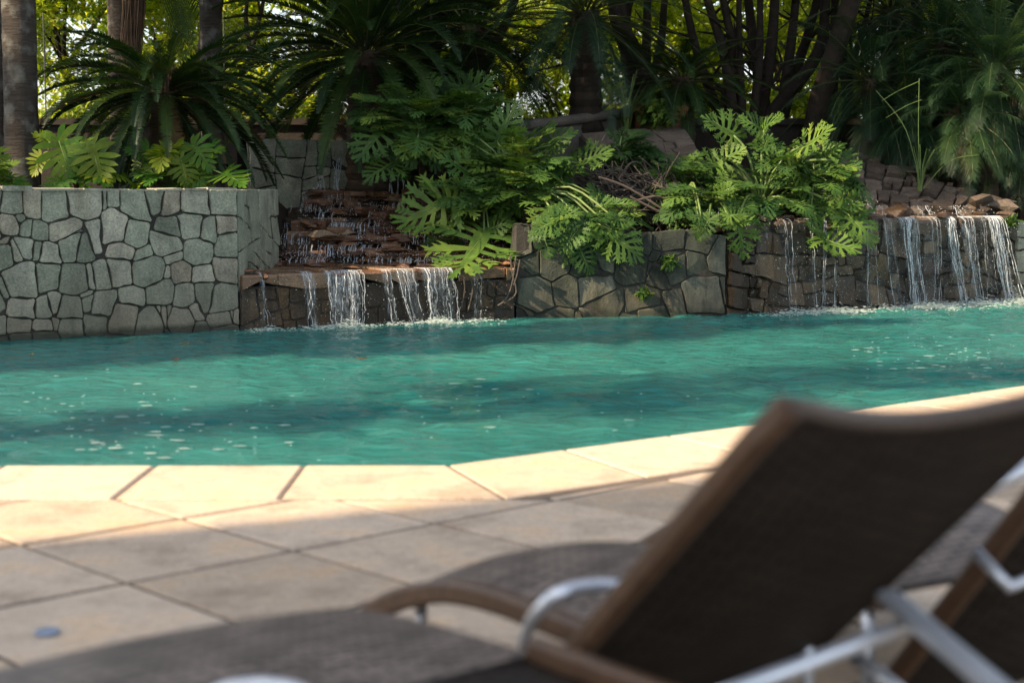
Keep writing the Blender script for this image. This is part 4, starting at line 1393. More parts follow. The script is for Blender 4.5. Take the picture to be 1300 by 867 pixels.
MG = 'split leaf monsteras behind the left wall'
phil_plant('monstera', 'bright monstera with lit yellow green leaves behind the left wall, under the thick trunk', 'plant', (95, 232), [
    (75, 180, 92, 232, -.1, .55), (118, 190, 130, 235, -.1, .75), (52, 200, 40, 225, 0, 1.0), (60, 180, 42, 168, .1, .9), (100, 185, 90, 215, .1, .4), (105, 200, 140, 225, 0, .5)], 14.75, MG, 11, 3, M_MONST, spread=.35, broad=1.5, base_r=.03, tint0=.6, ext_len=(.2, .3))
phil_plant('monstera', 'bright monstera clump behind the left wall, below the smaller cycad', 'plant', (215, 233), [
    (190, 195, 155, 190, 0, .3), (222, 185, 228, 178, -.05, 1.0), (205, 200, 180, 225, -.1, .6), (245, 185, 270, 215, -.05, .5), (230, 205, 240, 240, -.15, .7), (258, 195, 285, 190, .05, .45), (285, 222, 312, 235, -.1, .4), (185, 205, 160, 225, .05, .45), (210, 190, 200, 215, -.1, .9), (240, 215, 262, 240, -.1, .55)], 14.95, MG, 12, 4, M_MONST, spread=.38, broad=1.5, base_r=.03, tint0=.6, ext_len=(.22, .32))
phil_plant('monstera', 'monstera at the left edge beside the thin pale trunk', 'plant', (-10, 235), [
    (-5, 195, 8, 215, -.1, .8), (-12, 205, -20, 230, -.1, .6), (-2, 205, 2, 235, -.1, .6)], 14.4, MG, 13, 3, M_MONST, spread=.3, broad=1.35, base_r=.03, tint0=.6, ext_len=(.2, .3))


# ------------------------------------------------------------------ palms and cycads
def frond(mb, B, d0, L, droop, n, lmax, w, rg, tint, fwd=.5, vee=.25, ldroop=.3, start=.12, mbr=None, twist=0):
    d = d0.normalized(); p = V(B)
    K = 12
    ds = L / K
    path = [(p.copy(), d.copy())]
    for k in range(K):
        d = (d + V((0, 0, -droop * ds * (0.4 + 1.2 * k / K)))).normalized()
        p = p + d * ds
        path.append((p.copy(), d.copy()))
    hz = V((d0.x, d0.y, 0))
    if hz.length < .05: hz = V((rg.uniform(-1, 1), rg.uniform(-1, 1), 0))
    hz.normalize()
    side = V((0, 0, 1)).cross(hz).normalized()
    if twist: side = (side * math.cos(twist) + V((0, 0, 1)) * math.sin(twist)).normalized()
    for i in range(n):
        t = start + (1 - start) * (i + .5) / n
        k = min(K - 1, int(t * K)); fr = t * K - k
        q = path[k][0].lerp(path[k + 1][0], fr); dd = path[k][1].lerp(path[k + 1][1], fr).normalized()
        s = (side - dd * side.dot(dd)).normalized(); nn = s.cross(dd) * -1
        if nn.z < 0 and abs(nn.z) > .2: nn = -nn
        prof = min(1, (t - start) / .15 + .35) * (1 - max(0, (t - .6) / .4) ** 2 * .75)
        l = lmax * prof * rg.uniform(.8, 1.1)
        if rg.random() < .03: continue
        for sg in (1, -1):
            f_ = fwd + .4 * t
            ld = (s * sg + dd * f_ + nn * vee * rg.uniform(.7, 1.3)).normalized()
            m = q + ld * l * .5
            e = q + ld * l + V((0, 0, -1)) * (ldroop * rg.uniform(.4, 1.6) + rg.gauss(0, .06)) * l + dd * rg.gauss(.05, .06) * l
            wd = dd * w * .5
            mb.add([q - wd, q + wd, m + wd * 1.1 - V((0, 0, ldroop * l * .2)), m - wd * 1.1 - V((0, 0, ldroop * l * .2)), e], [[0, 1, 2, 3], [3, 2, 4]], tint)
    if mbr is not None:
        tube(mbr, [q[0] for q in path[::2]], [.011, .009, .007, .006, .005, .004, .002], 4, .8)


def palm(name, label, cat, crown, Y, nf, L, droop, nl, lmax, w, mat, seed, group=None, elev=(-.2, 1.25), trunk_r=.13, vee=.25, ldroop=.3, fwd=.5, tint=(0, .8), base=None, dead=0, bark=None, azi=None):
    rg = random.Random(seed)
    C = at(crown[0], crown[1], Y)
    gz_ = bed_z(C.x, C.y)
    root = empty(name, (C.x, C.y, min(gz_, C.z - .05)), label, cat, group)
    mb = MB(); mr = MB()
    for k in range(nf):
        an = (k * 2.39996 + rg.uniform(-.25, .25))
        if azi: an = rg.uniform(*azi)
        u = (k + .5) / nf
        el = elev[0] + (elev[1] - elev[0]) * u + rg.uniform(-.1, .1)
        d = V((math.cos(an) * math.cos(el), math.sin(an) * math.cos(el), math.sin(el)))
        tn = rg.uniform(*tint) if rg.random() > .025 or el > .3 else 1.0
        frond(mb, C + d * trunk_r * .6, d, L * rg.uniform(.8, 1.1), droop * rg.uniform(.75, 1.3), nl, lmax, w, rg, tn, fwd, vee, ldroop, mbr=mr)
    mb.build('fronds', mat, root)
    mr.build('leaf_stalks', M_STALK, root, smooth=True)
    if dead:
        md = MB()
        for k in range(dead):
            an = rg.uniform(0, 6.28); el = rg.uniform(-1.1, -.4)
            d = V((math.cos(an) * math.cos(el), math.sin(an) * math.cos(el), math.sin(el)))
            frond(md, C - V((0, 0, .05)), d, L * .75, droop * .6, nl // 2, lmax * .8, w, rg, rg.random(), fwd, .0, .6)
        md.build('dead_fronds', M_DEAD, root)
    mt = MB()
    g0 = V((C.x + rg.uniform(-.05, .05), C.y + .05, gz_ - .2))
    H = max(.15, C.z - g0.z)
    pts = []; rad = []
    n = max(6, int(H / .08))
    for i in range(n + 1):
        t = i / n
        pts.append(g0.lerp(C + V((0, 0, .06)), t)); rad.append(trunk_r * (1.1 - .25 * t) * (1 + .07 * ((i % 2) * 2 - 1)))
    tube(mt, pts, rad, 12, .5)
    mt.build('trunk', bark or M_BARK_B, root)
    return root


CG = 'cycads behind the walls'
cyA = palm('cycad', 'dark green sago cycad with a brown woolly heart behind the left wall', 'cycad', (208, 122), 15.8, 100, 1.32, 1.05, 84, .11, .0135, M_CYCAD, 201, CG, elev=(-.5, .85), trunk_r=.15, vee=.45, ldroop=-.05, fwd=.45, tint=(0, .85), dead=2)
mb = MB(); rg = random.Random(5); C = at(208, 106, 15.7)
for k in range(240):
    an = rg.uniform(0, 6.28); r_ = rg.uniform(0.02, .15)
    p = C + V((math.cos(an) * r_, math.sin(an) * r_, rg.uniform(-.1, .08)))
    tube(mb, [p, p + V((math.cos(an) * .03, math.sin(an) * .03, .07)), p + V((math.cos(an) * .01, math.sin(an) * .01, .13))], [.008, .006, .002], 4, rg.random())
mb.build('woolly_heart', M_DEAD, cyA)
palm('cycad', 'very large dark cycad with arching fronds behind the left cascade', 'cycad', (465, 72), 17.9, 112, 1.85, .62, 88, .15, .0165, M_CYCAD, 202, CG, elev=(-.55, 1.2), trunk_r=.25, vee=.4, ldroop=-.02, fwd=.4, tint=(0, .8), dead=2)
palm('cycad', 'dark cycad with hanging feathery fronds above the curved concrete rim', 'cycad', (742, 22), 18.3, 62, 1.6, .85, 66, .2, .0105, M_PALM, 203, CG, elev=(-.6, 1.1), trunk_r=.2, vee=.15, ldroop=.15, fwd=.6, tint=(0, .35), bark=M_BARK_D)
palm('cycad', 'low cycad with drooping fronds behind the terracotta planter', 'cycad', (866, 104), 18.6, 52, 1.1, .9, 66, .15, .011, M_CYCAD, 204, CG, elev=(-.6, .8), trunk_r=.16, vee=.2, ldroop=.1, fwd=.5, tint=(.1, .6))
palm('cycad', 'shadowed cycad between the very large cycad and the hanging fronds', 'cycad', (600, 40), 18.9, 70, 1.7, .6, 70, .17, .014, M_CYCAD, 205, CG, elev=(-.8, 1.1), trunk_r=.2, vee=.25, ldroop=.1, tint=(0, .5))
DG = 'feathery date palms at the right'
palm('date_palm', 'lush date palm with drooping fronds at the right edge behind the rock border', 'palm', (1262, 92), 18.7, 84, 1.12, 1.15, 50, .22, .0085, M_PALM, 211, DG, elev=(-1.05, 1.3), trunk_r=.12, vee=.1, ldroop=.35, fwd=.7, tint=(.2, .85), dead=6)
palm('date_palm', 'date palm leaning out left of the lush one, above the rock border', 'palm', (1195, 60), 19.3, 72, 1.15, 1.1, 50, .22, .0085, M_PALM, 212, DG, elev=(-1.0, 1.3), trunk_r=.11, vee=.1, ldroop=.35, fwd=.7, tint=(.1, .7), dead=5)
palm('date_palm', 'low date palm at the right edge with fronds hanging behind the end wall', 'palm', (1305, 165), 18.9, 64, 1.1, 1.3, 48, .21, .0085, M_PALM, 213, DG, elev=(-1.0, 1.0), trunk_r=.11, vee=.1, ldroop=.4, fwd=.7, tint=(.2, .8), dead=6)
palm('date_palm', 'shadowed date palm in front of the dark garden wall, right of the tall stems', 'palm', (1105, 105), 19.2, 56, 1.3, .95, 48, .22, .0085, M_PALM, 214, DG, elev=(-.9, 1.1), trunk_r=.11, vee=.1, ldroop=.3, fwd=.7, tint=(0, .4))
palm('date_palm', 'tall date palm whose crown fills the upper right corner', 'palm', (1265, -10), 20.2, 80, 1.5, .95, 48, .24, .009, M_PALM, 215, DG, elev=(-.9, 1.2), trunk_r=.12, vee=.1, ldroop=.3, fwd=.7, tint=(.1, .7))
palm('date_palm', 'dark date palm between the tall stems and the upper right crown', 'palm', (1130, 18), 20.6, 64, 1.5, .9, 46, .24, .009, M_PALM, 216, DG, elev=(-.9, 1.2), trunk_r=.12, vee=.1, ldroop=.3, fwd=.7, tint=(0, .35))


palm('date_palm', 'low date palm drooping over the upper end of the rock border', 'palm', (1150, 150), 19.0, 50, .95, 1.3, 44, .2, .0085, M_PALM, 217, DG, elev=(-1.0, 1.1), trunk_r=.09, vee=.1, ldroop=.35, fwd=.7, tint=(.05, .5))
palm('date_palm', 'date palm with a low crown, just left of the lowest one at the right edge', 'palm', (1225, 150), 18.6, 50, .95, 1.3, 44, .2, .0085, M_PALM, 218, DG, elev=(-1.0, 1.1), trunk_r=.09, vee=.1, ldroop=.4, fwd=.7, tint=(.2, .9), dead=8)
# tall palms on the left: trunk, crown high above
def tall_palm(label, px0, px1, pyb, Y, r, crown_z, seed, hang=0, bark=None, lean=0):
    rg = random.Random(seed)
    b = at((px0 + px1) / 2, pyb, Y); b.z = bed_z(b.x, b.y) - .1
    root = empty('palm_tree', tuple(b), label, 'palm tree', 'tall palms behind the left wall')
    mt = MB()
    n = 60; pts = []; rad = []
    for i in range(n + 1):
        t = i / n
        pts.append(V((b.x + lean * t, b.y + .05 * math.sin(t * 3), b.z + (crown_z - b.z) * t)))
        rad.append(r * (1 + .12 * max(0, 1 - t * 6)) * (1 + .012 * math.sin(i * 2.1) + .008 * rg.gauss(0, 1)))
    tube(mt, pts, rad, 20, .5)
    mt.build('trunk', bark or M_BARK_G, root, smooth=True)
    C = pts[-1]
    mb = MB()
    for k in range(22):
        an = k * 2.4; el = rg.uniform(-.2, 1.2)
        d = V((math.cos(an) * math.cos(el), math.sin(an) * math.cos(el), math.sin(el)))
        frond(mb, C, d, rg.uniform(1.6, 2.1), .5, 44, .42, .022, rg, rg.uniform(.1, .8), .6, .2, .35)
    mb.build('crown', M_PALM, root)
    if hang:
        md = MB()
        for k in range(hang):
            s = rg.uniform(-.05, .14)
            p0 = V((C.x + r + .02 + s, b.y - .1 + rg.uniform(-.08, .08), C.z - .1))
            ln = C.z - at(0, rg.uniform(60, 105), Y).z
            p1 = p0 + V((rg.uniform(-.04, .04), 0, -ln * .5)); p2 = p0 + V((-.06 + rg.uniform(-.06, .04), 0, -ln))
            tube(md, [p0, p1, p2], [.006, .008, .003], 4, rg.random())
        md.build('dead_frond', M_DEAD, root)
        mg = MB()
        for k in range(3):
            p0 = V((C.x + r + .22 + .07 * k, b.y - .15, C.z + .05))
            frond(mg, p0, V((.25, -.1, -.9)), C.z - at(0, 92 - 8 * k, Y).z, .3, 46, .26, .022, rg, .9, .9, 0, .35, start=.02, twist=.3)
        mg.build('hanging_frond', M_CYCAD, root)
    return root


tall_palm('thick grey palm trunk with lichen at the left, rising from behind the wall', 8, 49, 232, 15.2, .160, 6.2, 301)
tall_palm('grey palm trunk with a brown dead frond and a green frond hanging beside it', 140, 171, 200, 17.0, .135, 4.1, 302, hang=120)
tall_palm('slimmer ringed palm trunk standing between the two cycads at the left', 255, 283, 160, 17.6, .124, 6.4, 303)
tall_palm('thin pale trunk cut off by the left edge of the photo', -8, 9, 232, 15.6, .075, 5.2, 304)


# ------------------------------------------------------------------ trees
def leaf_cloud(mb, blobs, n, size, rg, tint=(0, 1)):
    for _ in range(n):
        c, r = rg.choice(blobs)
        d = V((rg.gauss(0, 1), rg.gauss(0, 1), rg.gauss(0, 1))).normalized() * rg.random() ** .4
        p = V((c.x + d.x * r[0], c.y + d.y * r[1], c.z + d.z * r[2]))
        ax = V((rg.gauss(0, 1), rg.gauss(0, 1), rg.gauss(-.4, .8))).normalized()
        nn = V((rg.gauss(0, .7), rg.gauss(0, .7), 1)).normalized()
        sd = ax.cross(nn)
        if sd.length < .1: continue
        sd.normalize()
        l = size * rg.uniform(.6, 1.25); w = l * rg.uniform(.2, .32)
        up = sd.cross(ax) * (l * .08)
        mb.add([p, p + ax * l * .5 + sd * w + up, p + ax * l, p + ax * l * .5 - sd * w + up], [[0, 1, 2, 3]], rg.uniform(*tint))


def branchy(mb, p, d, L, r, depth, rg, ends):
    n = 4
    pts = [p]; q = p.copy(); dd = d.copy()
    for i in range(n):
        dd = (dd + V((rg.gauss(0, .13), rg.gauss(0, .13), rg.gauss(0.05, .08)))).normalized()
        q = q + dd * L / n; pts.append(q.copy())
    tube(mb, pts, [r * (1 - .4 * i / n) for i in range(n + 1)], 7 if r > .04 else 5, .5)
    if depth == 0: ends.append(q); return
    for k in range(rg.choice((2, 3))):
        nd = (dd + V((rg.gauss(0, .5), rg.gauss(0, .5), rg.gauss(.15, .35)))).normalized()
        branchy(mb, pts[rg.choice((2, 3, 4))], nd, L * rg.uniform(.6, .8), r * .5, depth - 1, rg, ends)


def garden_tree(name, label, px, Y, H, crown_r, nleaf, seed, mat, group, leaf=.125, zlow=None, trunk_r=.09):
    rg = random.Random(seed)
    b = at(px, 150, Y); b.z = bed_z(b.x, min(b.y, 40)) - .1
    root = empty(name, tuple(b), label, 'tree', group)
    mt = MB(); ends = []
    branchy(mt, b, V((rg.gauss(0, .08), 0, 1)).normalized(), H * (.42 if leaf < .25 else .6), trunk_r, 3, rg, ends)
    mt.build('trunk', M_BARK_D, root, smooth=True)
    blobs = [(e, (crown_r * rg.uniform(.25, .42),) * 2 + (crown_r * rg.uniform(.18, .3),)) for e in ends]
    zl = (zlow if zlow is not None else b.z + .3)
    for k in range(int(16 + crown_r * 13)):
        an = rg.uniform(0, 6.28); rr = crown_r * rg.random() ** .5
        z = zl + (b.z + H - zl) * rg.random()
        s = rg.uniform(.28, .62)
        blobs.append((V((b.x + math.cos(an) * rr, b.y + math.sin(an) * rr * .6, z)), (s, s, s * .6)))
    mb = MB(); leaf_cloud(mb, blobs, int(nleaf * 1.9), leaf, rg)
    mb.build('crown', mat, root)
    return root


BG = 'sunlit garden trees in the distance'
bgs = [
    ('yellow green tree in the far left corner behind the thick trunk', 30, 25, 5.4, 2.0, 6000, 401),
    ('airy sunlit tree with sky gaps between the thick and the frond hung trunk', 105, 26.5, 5.2, 1.9, 4600, 402),
    ('sunlit tree behind the frond hung palm trunk', 200, 27, 5.2, 1.9, 6000, 403),
    ('sunlit leafy tree right of the slimmer ringed trunk', 310, 25, 5.5, 2.0, 7000, 404),
    ('far sunlit tree behind the very large cycad', 430, 28, 5.6, 2.2, 6000, 405),
    ('far sunlit tree showing behind the hanging cycad fronds', 640, 29, 5.8, 2.4, 6000, 406),
    ('far yellow lit tree behind the curved concrete rim', 770, 27, 5.2, 2.2, 7500, 407),
    ('far yellow lit tree showing between the dark stems', 905, 28, 5.4, 2.2, 7500, 408),
    ('far yellow lit tree right of the dark stems', 1010, 27, 5.4, 2.2, 7500, 409),
    ('far yellow lit tree behind the shadowed date palm', 1120, 27.5, 5.4, 2.2, 7500, 410),
    ('far yellow lit tree low behind the dark garden wall, right of the stems', 1075, 24, 4.2, 1.6, 6000, 412),
    ('far yellow lit tree low behind the curved concrete rim', 845, 24.5, 4.2, 1.6, 6000, 413),
    ('far tree behind the crowns in the upper right corner', 1250, 27, 5.8, 2.5, 7000, 411),
]
bgs += [
    ('sunlit tree filling the gap beside the thick lichen covered trunk', 75, 29, 6.0, 2.3, 6500, 414),
    ('sunlit tree low in the gap right of the frond hung trunk', 235, 29.5, 6.0, 2.3, 6500, 415),
    ('sunlit tree behind the left flank of the very large cycad', 345, 29, 6.0, 2.3, 6500, 416),
    ('farthest row tree behind the trunks at the left', 60, 33, 7.0, 3.0, 4200, 421),
    ('farthest row tree behind the smaller cycad', 230, 34, 7.0, 3.0, 4200, 422),
    ('farthest row tree behind the very large cycad', 400, 34, 7.2, 3.2, 4200, 423),
    ('farthest row tree behind the shadowed cycad', 590, 35, 7.2, 3.2, 4200, 424),
    ('farthest row tree behind the curved concrete rim', 780, 35, 7.0, 3.2, 4200, 425),
    ('farthest row tree behind the dark stems', 960, 35, 7.0, 3.2, 4200, 426),
    ('farthest row tree behind the date palms', 1140, 35, 7.0, 3.2, 4200, 427),
    ('farthest row tree at the right edge', 1290, 34, 7.2, 3.2, 4200, 428),
]
for lab, px, Y, H, cr_, nl, sd in bgs:
    garden_tree('garden_tree', lab, px, Y, H, cr_, nl, sd, M_BG, BG, leaf=.125 if Y < 30 else .2)


for lab, px, Y, sd in (('added shade tree with a high dark crown behind the very large cycad', 520, 19.4, 431), ('added shade tree with a high dark crown left of the date palms', 1020, 19.6, 435), ('added shade tree with a high dark crown behind the dark stems', 840, 19.6, 432),
                       ('added shade tree with a high dark crown behind the date palms', 1230, 20.4, 433), ('added shade tree with a high dark crown behind the smaller cycad', 250, 19.2, 434)):
    garden_tree('added_shade_tree', lab, px, Y, 7.6, 4.2, 4800, sd, M_DARKLEAF, 'high shade trees added over the planting', leaf=.26, zlow=4.6, trunk_r=.15)  # mostly above the view, added to cut sky light on the planting


def stem_tree(label, base_px, base_py, Y, tops, r, seed, leaves=6000):
    rg = random.Random(seed)
    b = at(base_px, base_py, Y); b.z = bed_z(b.x, b.y) - .15
    root = empty('multi_stem_tree', tuple(b), label, 'tree', 'dark multi stemmed trees')
    mt = MB(); blobs = []
    for tx, ty, dy in tops:
        T = at(tx, ty, Y + dy)
        st = b + V((rg.uniform(-.16, .16), rg.uniform(-.16, .16), 0))
        m1 = st.lerp(T, .3) + V((rg.gauss(0, .07), rg.gauss(0, .07), .1)); m2 = st.lerp(T, .65) + V((rg.gauss(0, .09), rg.gauss(0, .09), .05))
        up = T + (T - m2).normalized() * 1.6 + V((0, 0, .6))
        pts = smooth_path([st, m1, m2, T, up], 5)
        n = len(pts); rr = r * rg.uniform(.7, 1.2)
        tube(mt, pts, [rr * (1.25 - .85 * i / n) for i in range(n)], 8, .5)
        for k in range(4):
            q = pts[rg.randrange(n // 3, n - 1)]
            d = V((rg.gauss(0, .6), rg.gauss(0, .6), rg.uniform(.2, 1))).normalized()
            e = q + d * rg.uniform(.5, 1.2)
            tube(mt, smooth_path([q, q.lerp(e, .5) + V((rg.gauss(0, .06), 0, rg.gauss(0, .06))), e], 3), [rr * .35 * (1 - i / 9) for i in range(7)], 5, .5)
        for k in range(7):
            c = up + V((rg.gauss(0, .7), rg.gauss(0, .7), rg.gauss(-.15, .45)))
            c.z = max(c.z, 3.75)
            blobs.append((c, (.55, .55, .32)))
    mt.build('stems', M_BARK_D, root, smooth=True)
    mb = MB(); leaf_cloud(mb, blobs, leaves, .15, rg, (0, .9))
    mb.build('crown', M_DARKLEAF, root)


stem_tree('dark multi stemmed tree with slim stems spreading up, left of its twin', 935, 152, 20.0, [(868, -10, .2), (893, -20, -.1), (915, -20, .2), (938, -10, 0), (905, 20, .4), (965, -10, .2)], .066, 501)
stem_tree('dark forked tree with thick leaning stems, right of the curved rim', 968, 150, 20.4, [(985, -20, 0), (1012, -20, .3), (1050, -15, .1), (950, 0, .4), (1035, 10, .5)], .082, 502)
stem_tree('dark thin stemmed tree right of the forked one', 1062, 152, 21.0, [(1060, -10, 0), (1085, -10, .2), (1040, -15, .3), (1105, 0, .3)], .07, 503)
stem_tree('dark tree with upright trunks behind the hanging cycad fronds', 815, 145, 20.6, [(822, -10, 0), (845, -20, .2), (800, -10, .3)], .075, 504)
stem_tree('shadowed tree leaning behind the very large cycad', 560, 120, 20.8, [(540, -20, 0), (600, -20, .3), (660, -20, .2), (500, -20, .3)], .09, 505, 8000)
stem_tree('shadowed tree standing behind the date palms at the right', 1185, 150, 21.2, [(1160, -20, 0), (1200, -20, .3), (1240, -20, .2), (1290, -10, .3)], .09, 506, 8000)

# ------------------------------------------------------------------ garden structures
mb = MB()
box(mb, (-9.5, 19.9, 0.6), (9.8, 20.15, 1.98)); box(mb, (-9.55, 19.84, 1.983), (9.85, 20.21, 2.06), .8)
tag(mb.build('garden_wall', M_DARKWALL, loc=(0, 20, .6)), 'low dark wall behind the plants along the back of the garden', 'wall')
# curved rim
root = empty('curved_planter_wall', tuple(at(745, 170, 18.4)), 'low curved dark concrete wall with a rounded grey rim', 'wall')
pts = [at(655, 160, 17.7), at(700, 156, 17.95), at(745, 150, 18.15), at(800, 143, 18.5), at(850, 140, 19.1)]
pts = smooth_path(pts, 6)
mb = MB(); tube(mb, pts, .06, 12, .8); mb.build('rim', M_CONC, root, smooth=True)
mb = MB()
for a, b in zip(pts, pts[1:]):
    mb.add([a + V((0, .02, -.04)), b + V((0, .02, -.04)), b + V((0, .02, -.75)), a + V((0, .02, -.75)), a + V((0, .22, -.04)), b + V((0, .22, -.04)), b + V((0, .22, -.75)), a + V((0, .22, -.75))],
           [[0, 1, 2, 3], [7, 6, 5, 4], [0, 4, 5, 1]], .3)
mb.build('wall_face', M_CONC, root)
# terracotta planter
C = at(838, 150, 18.3)
root = empty('terracotta_planter', (C.x, C.y, C.z - .3), 'weathered square terracotta planter behind the flat slab', 'planter')
mb = MB(); rg = random.Random(77)


def taper_box(mb, c, w0, w1, d0, d1, z0, z1, tint=.5):
    vs = [(c.x - w0, c.y - d0, z0), (c.x + w0, c.y - d0, z0), (c.x + w0, c.y + d0, z0), (c.x - w0, c.y + d0, z0), (c.x - w1, c.y - d1, z1), (c.x + w1, c.y - d1, z1), (c.x + w1, c.y + d1, z1), (c.x - w1, c.y + d1, z1)]
    mb.add(vs, [[3, 2, 1, 0], [4, 5, 6, 7], [0, 1, 5, 4], [1, 2, 6, 5], [2, 3, 7, 6], [3, 0, 4, 7]], tint)


taper_box(mb, C, .27, .285, .2, .21, C.z - .35, C.z + .07)
mb.build('body', M_TERRA, root)
mb = MB(); taper_box(mb, C, .30, .30, .225, .225, C.z + .072, C.z + .125); mb.build('rim', M_TERRA, root)
mb = MB(); taper_box(mb, C, .26, .26, .19, .19, C.z + .1253, C.z + .135); mb.build('soil', M_SOIL, root)


def shrub(name, label, c, r, n, leaf, seed, mat, h=.35):
    rg = random.Random(seed)
    root = empty(name, tuple(c), label, 'plant')
    ms = MB(); ml = MB()
    for k in range(n):
        an = rg.uniform(0, 6.28); el = rg.uniform(.5, 1.45)
        d = V((math.cos(an) * math.cos(el), math.sin(an) * math.cos(el), math.sin(el)))
        l = h * rg.uniform(.6, 1.1)
        e = c + V((d.x * r * 1.3, d.y * r * 1.3, d.z * l))
        m = c.lerp(e, .5) + V((0, 0, .06))
        tube(ms, [c, m, e], [.006, .005, .002], 4, .5)
        for j in range(12):
            t = rg.uniform(.35, 1); p = c.lerp(m, t * 2) if t < .5 else m.lerp(e, t * 2 - 1)
            leaf_cloud(ml, [(p, (.03, .03, .03))], 1, leaf, rg, (.2, 1))
    ms.build('stems', M_PETI, root); ml.build('leaves', mat, root)


shrub('weed_shrub', 'small light green leafy shrub in front of the terracotta planter', at(835, 168, 18.0), .22, 34, .11, 61, M_PHIL, .4)
shrub('wall_fern', 'small green plant rooted in the mossy wall, lower one', at(816, 384, 15.55), .07, 9, .06, 62, M_PHIL, .12)
shrub('wall_fern', 'small fern growing from the right part of the mossy wall', at(850, 345, 15.6), .09, 12, .07, 63, M_PHIL, .13)
shrub('wall_fern', 'small green tuft on the pale end wall at the right edge', at(1284, 292, 17.55), .08, 12, .07, 64, M_PHIL, .14)


def grass_clump(label, c, n, h, spread, seed, mat=M_PETI, w=.006, cat='grass clump'):
    rg = random.Random(seed); mb = MB()
    for k in range(n):
        an = rg.uniform(0, 6.28); l = h * rg.uniform(.5, 1.1); s = spread * rg.uniform(.3, 1.1)
        o = V((math.cos(an), math.sin(an), 0))
        pts = [c + o * .02, c + o * s * .25 + V((0, 0, l * .55)), c + o * s * .65 + V((0, 0, l * .9)), c + o * s * 1.1 + V((0, 0, l * .85))]
        sd = V((-o.y, o.x, 0)) * w
        vs = []
        for i, p in enumerate(pts): vs += [p - sd * (1 - i * .3), p + sd * (1 - i * .3)]
        mb.add(vs, [[2 * i, 2 * i + 1, 2 * i + 3, 2 * i + 2] for i in range(3)], rg.random())
    tag(mb.build('grass_clump', mat, loc=tuple(c)), label, cat)


grass_clump('tuft of pale grass beside the terracotta planter', at(868, 165, 18.1), 60, .35, .2, 65, w=.004)
grass_clump('arching grass blades at the left of the terracotta planter', at(795, 172, 18.0), 34, .75, .5, 66, w=.006)
grass_clump('tall reed with bent stalks in front of the date palms', at(1168, 243, 18.0), 22, .55, .28, 67, w=.009)
mb = MB(); c = at(1168, 243, 18.0)
for q in [[(1168, 243), (1166, 170), (1167, 100)], [(1170, 243), (1150, 165), (1112, 115)], [(1120, 128), (1140, 116), (1166, 104)], [(1125, 150), (1150, 135), (1170, 127)], [(1172, 240), (1205, 205), (1242, 197)]]:
    tube(mb, smooth_path([at(x, y, 17.95) for x, y in q], 5), .0042, 5, .35)
tag(mb.build('dry_reed', M_PETI, loc=tuple(c)), 'dry bent reed stalks crossing in front of the shadowed date palm', 'reed')

# sloping slab
root = empty('sloping_slab', tuple(at(815, 185, 17.6)), 'pale brown cracked stone slab sloping down in front of the terracotta planter', 'stone slab')
mb = MB(); rg = random.Random(88)
quad = [at(735, 172, 17.9), at(868, 160, 18.1), at(890, 196, 17.0), at(770, 205, 16.9)]


def qmap(u, v): return quad[0].lerp(quad[1], u).lerp(quad[3].lerp(quad[2], u), v)


for poly in voronoi(1.0, 0, 1.0, .34, rg):
    pi = inset(poly, .012)
    if len(pi) < 3: continue
    hh = rg.uniform(.0, .02); n = len(pi)
    top = [qmap(q.x, q.y) + V((0, 0, hh)) for q in pi]
    bot = [q - V((0, 0, .12)) for q in top]
    mb.add(bot + top, [[n + k for k in range(n)]] + [[k, (k + 1) % n, n + (k + 1) % n, n + k] for k in range(n)], rg.uniform(.4, 1))
mb.build('paving', M_ROCK, root)
mb = MB(); mb.add([q - V((0, 0, .015)) for q in quad] + [q - V((0, 0, .5)) for q in quad], [[0, 1, 2, 3], [0, 4, 5, 1], [1, 5, 6, 2], [2, 6, 7, 3], [3, 7, 4, 0]], .3)
mb.build('base', M_MORTAR, root)

# dry vines
rg = random.Random(99)
mb = MB()
for k in range(170):
    x0, y0 = rg.uniform(740, 865), rg.uniform(215, 290)
    Y0 = 16.4 + rg.uniform(-.15, .35)
    an = rg.gauss(.45, .5)
    ln = rg.uniform(30, 95)
    cv = rg.gauss(0, 22)
    q = []
    for i in range(5):
        t = i / 4 - .5
        q.append(at(x0 + math.cos(an) * ln * t + math.sin(an) * cv * (t * t - .1) * 3, min(300, y0 + math.sin(an) * ln * t - math.cos(an) * cv * (t * t - .1) * 3), Y0 + .1 * math.sin(t * 5 + k)))
    tube(mb, smooth_path(q, 3), rg.uniform(.0035, .008), 5, rg.random())
for q in [[(845, 235), (880, 270), (905, 310)], [(855, 232), (890, 275), (903, 312)], [(800, 250), (850, 275), (900, 295)], [(790, 262), (840, 250), (890, 285)], [(760, 225), (800, 240), (870, 285)]]:
    tube(mb, smooth_path([at(x, y, 16.05) for x, y in q], 6), .012, 6, .8)
tag(mb.build('dry_vines', M_VINE, loc=tuple(at(820, 260, 16.3))), 'tangle of dry grey brown vines spilling over the middle wall', 'vines', kind='stuff')
# hanging roots
mb = MB()
for q in [[(655, 325), (650, 360), (642, 380), (632, 388)], [(648, 325), (650, 345), (655, 372), (640, 385)], [(586, 342), (590, 365), (586, 390)], [(592, 340), (600, 365), (594, 395)], [(660, 330), (656, 350), (652, 362)]]:
    tube(mb, smooth_path([at(x, y, 15.15) for x, y in q], 5), .008, 5, .9)
tag(mb.build('hanging_roots', M_VINE, loc=tuple(at(640, 330, 15.15))), 'thin pale roots hanging over the pool edge left of the mossy wall', 'roots')
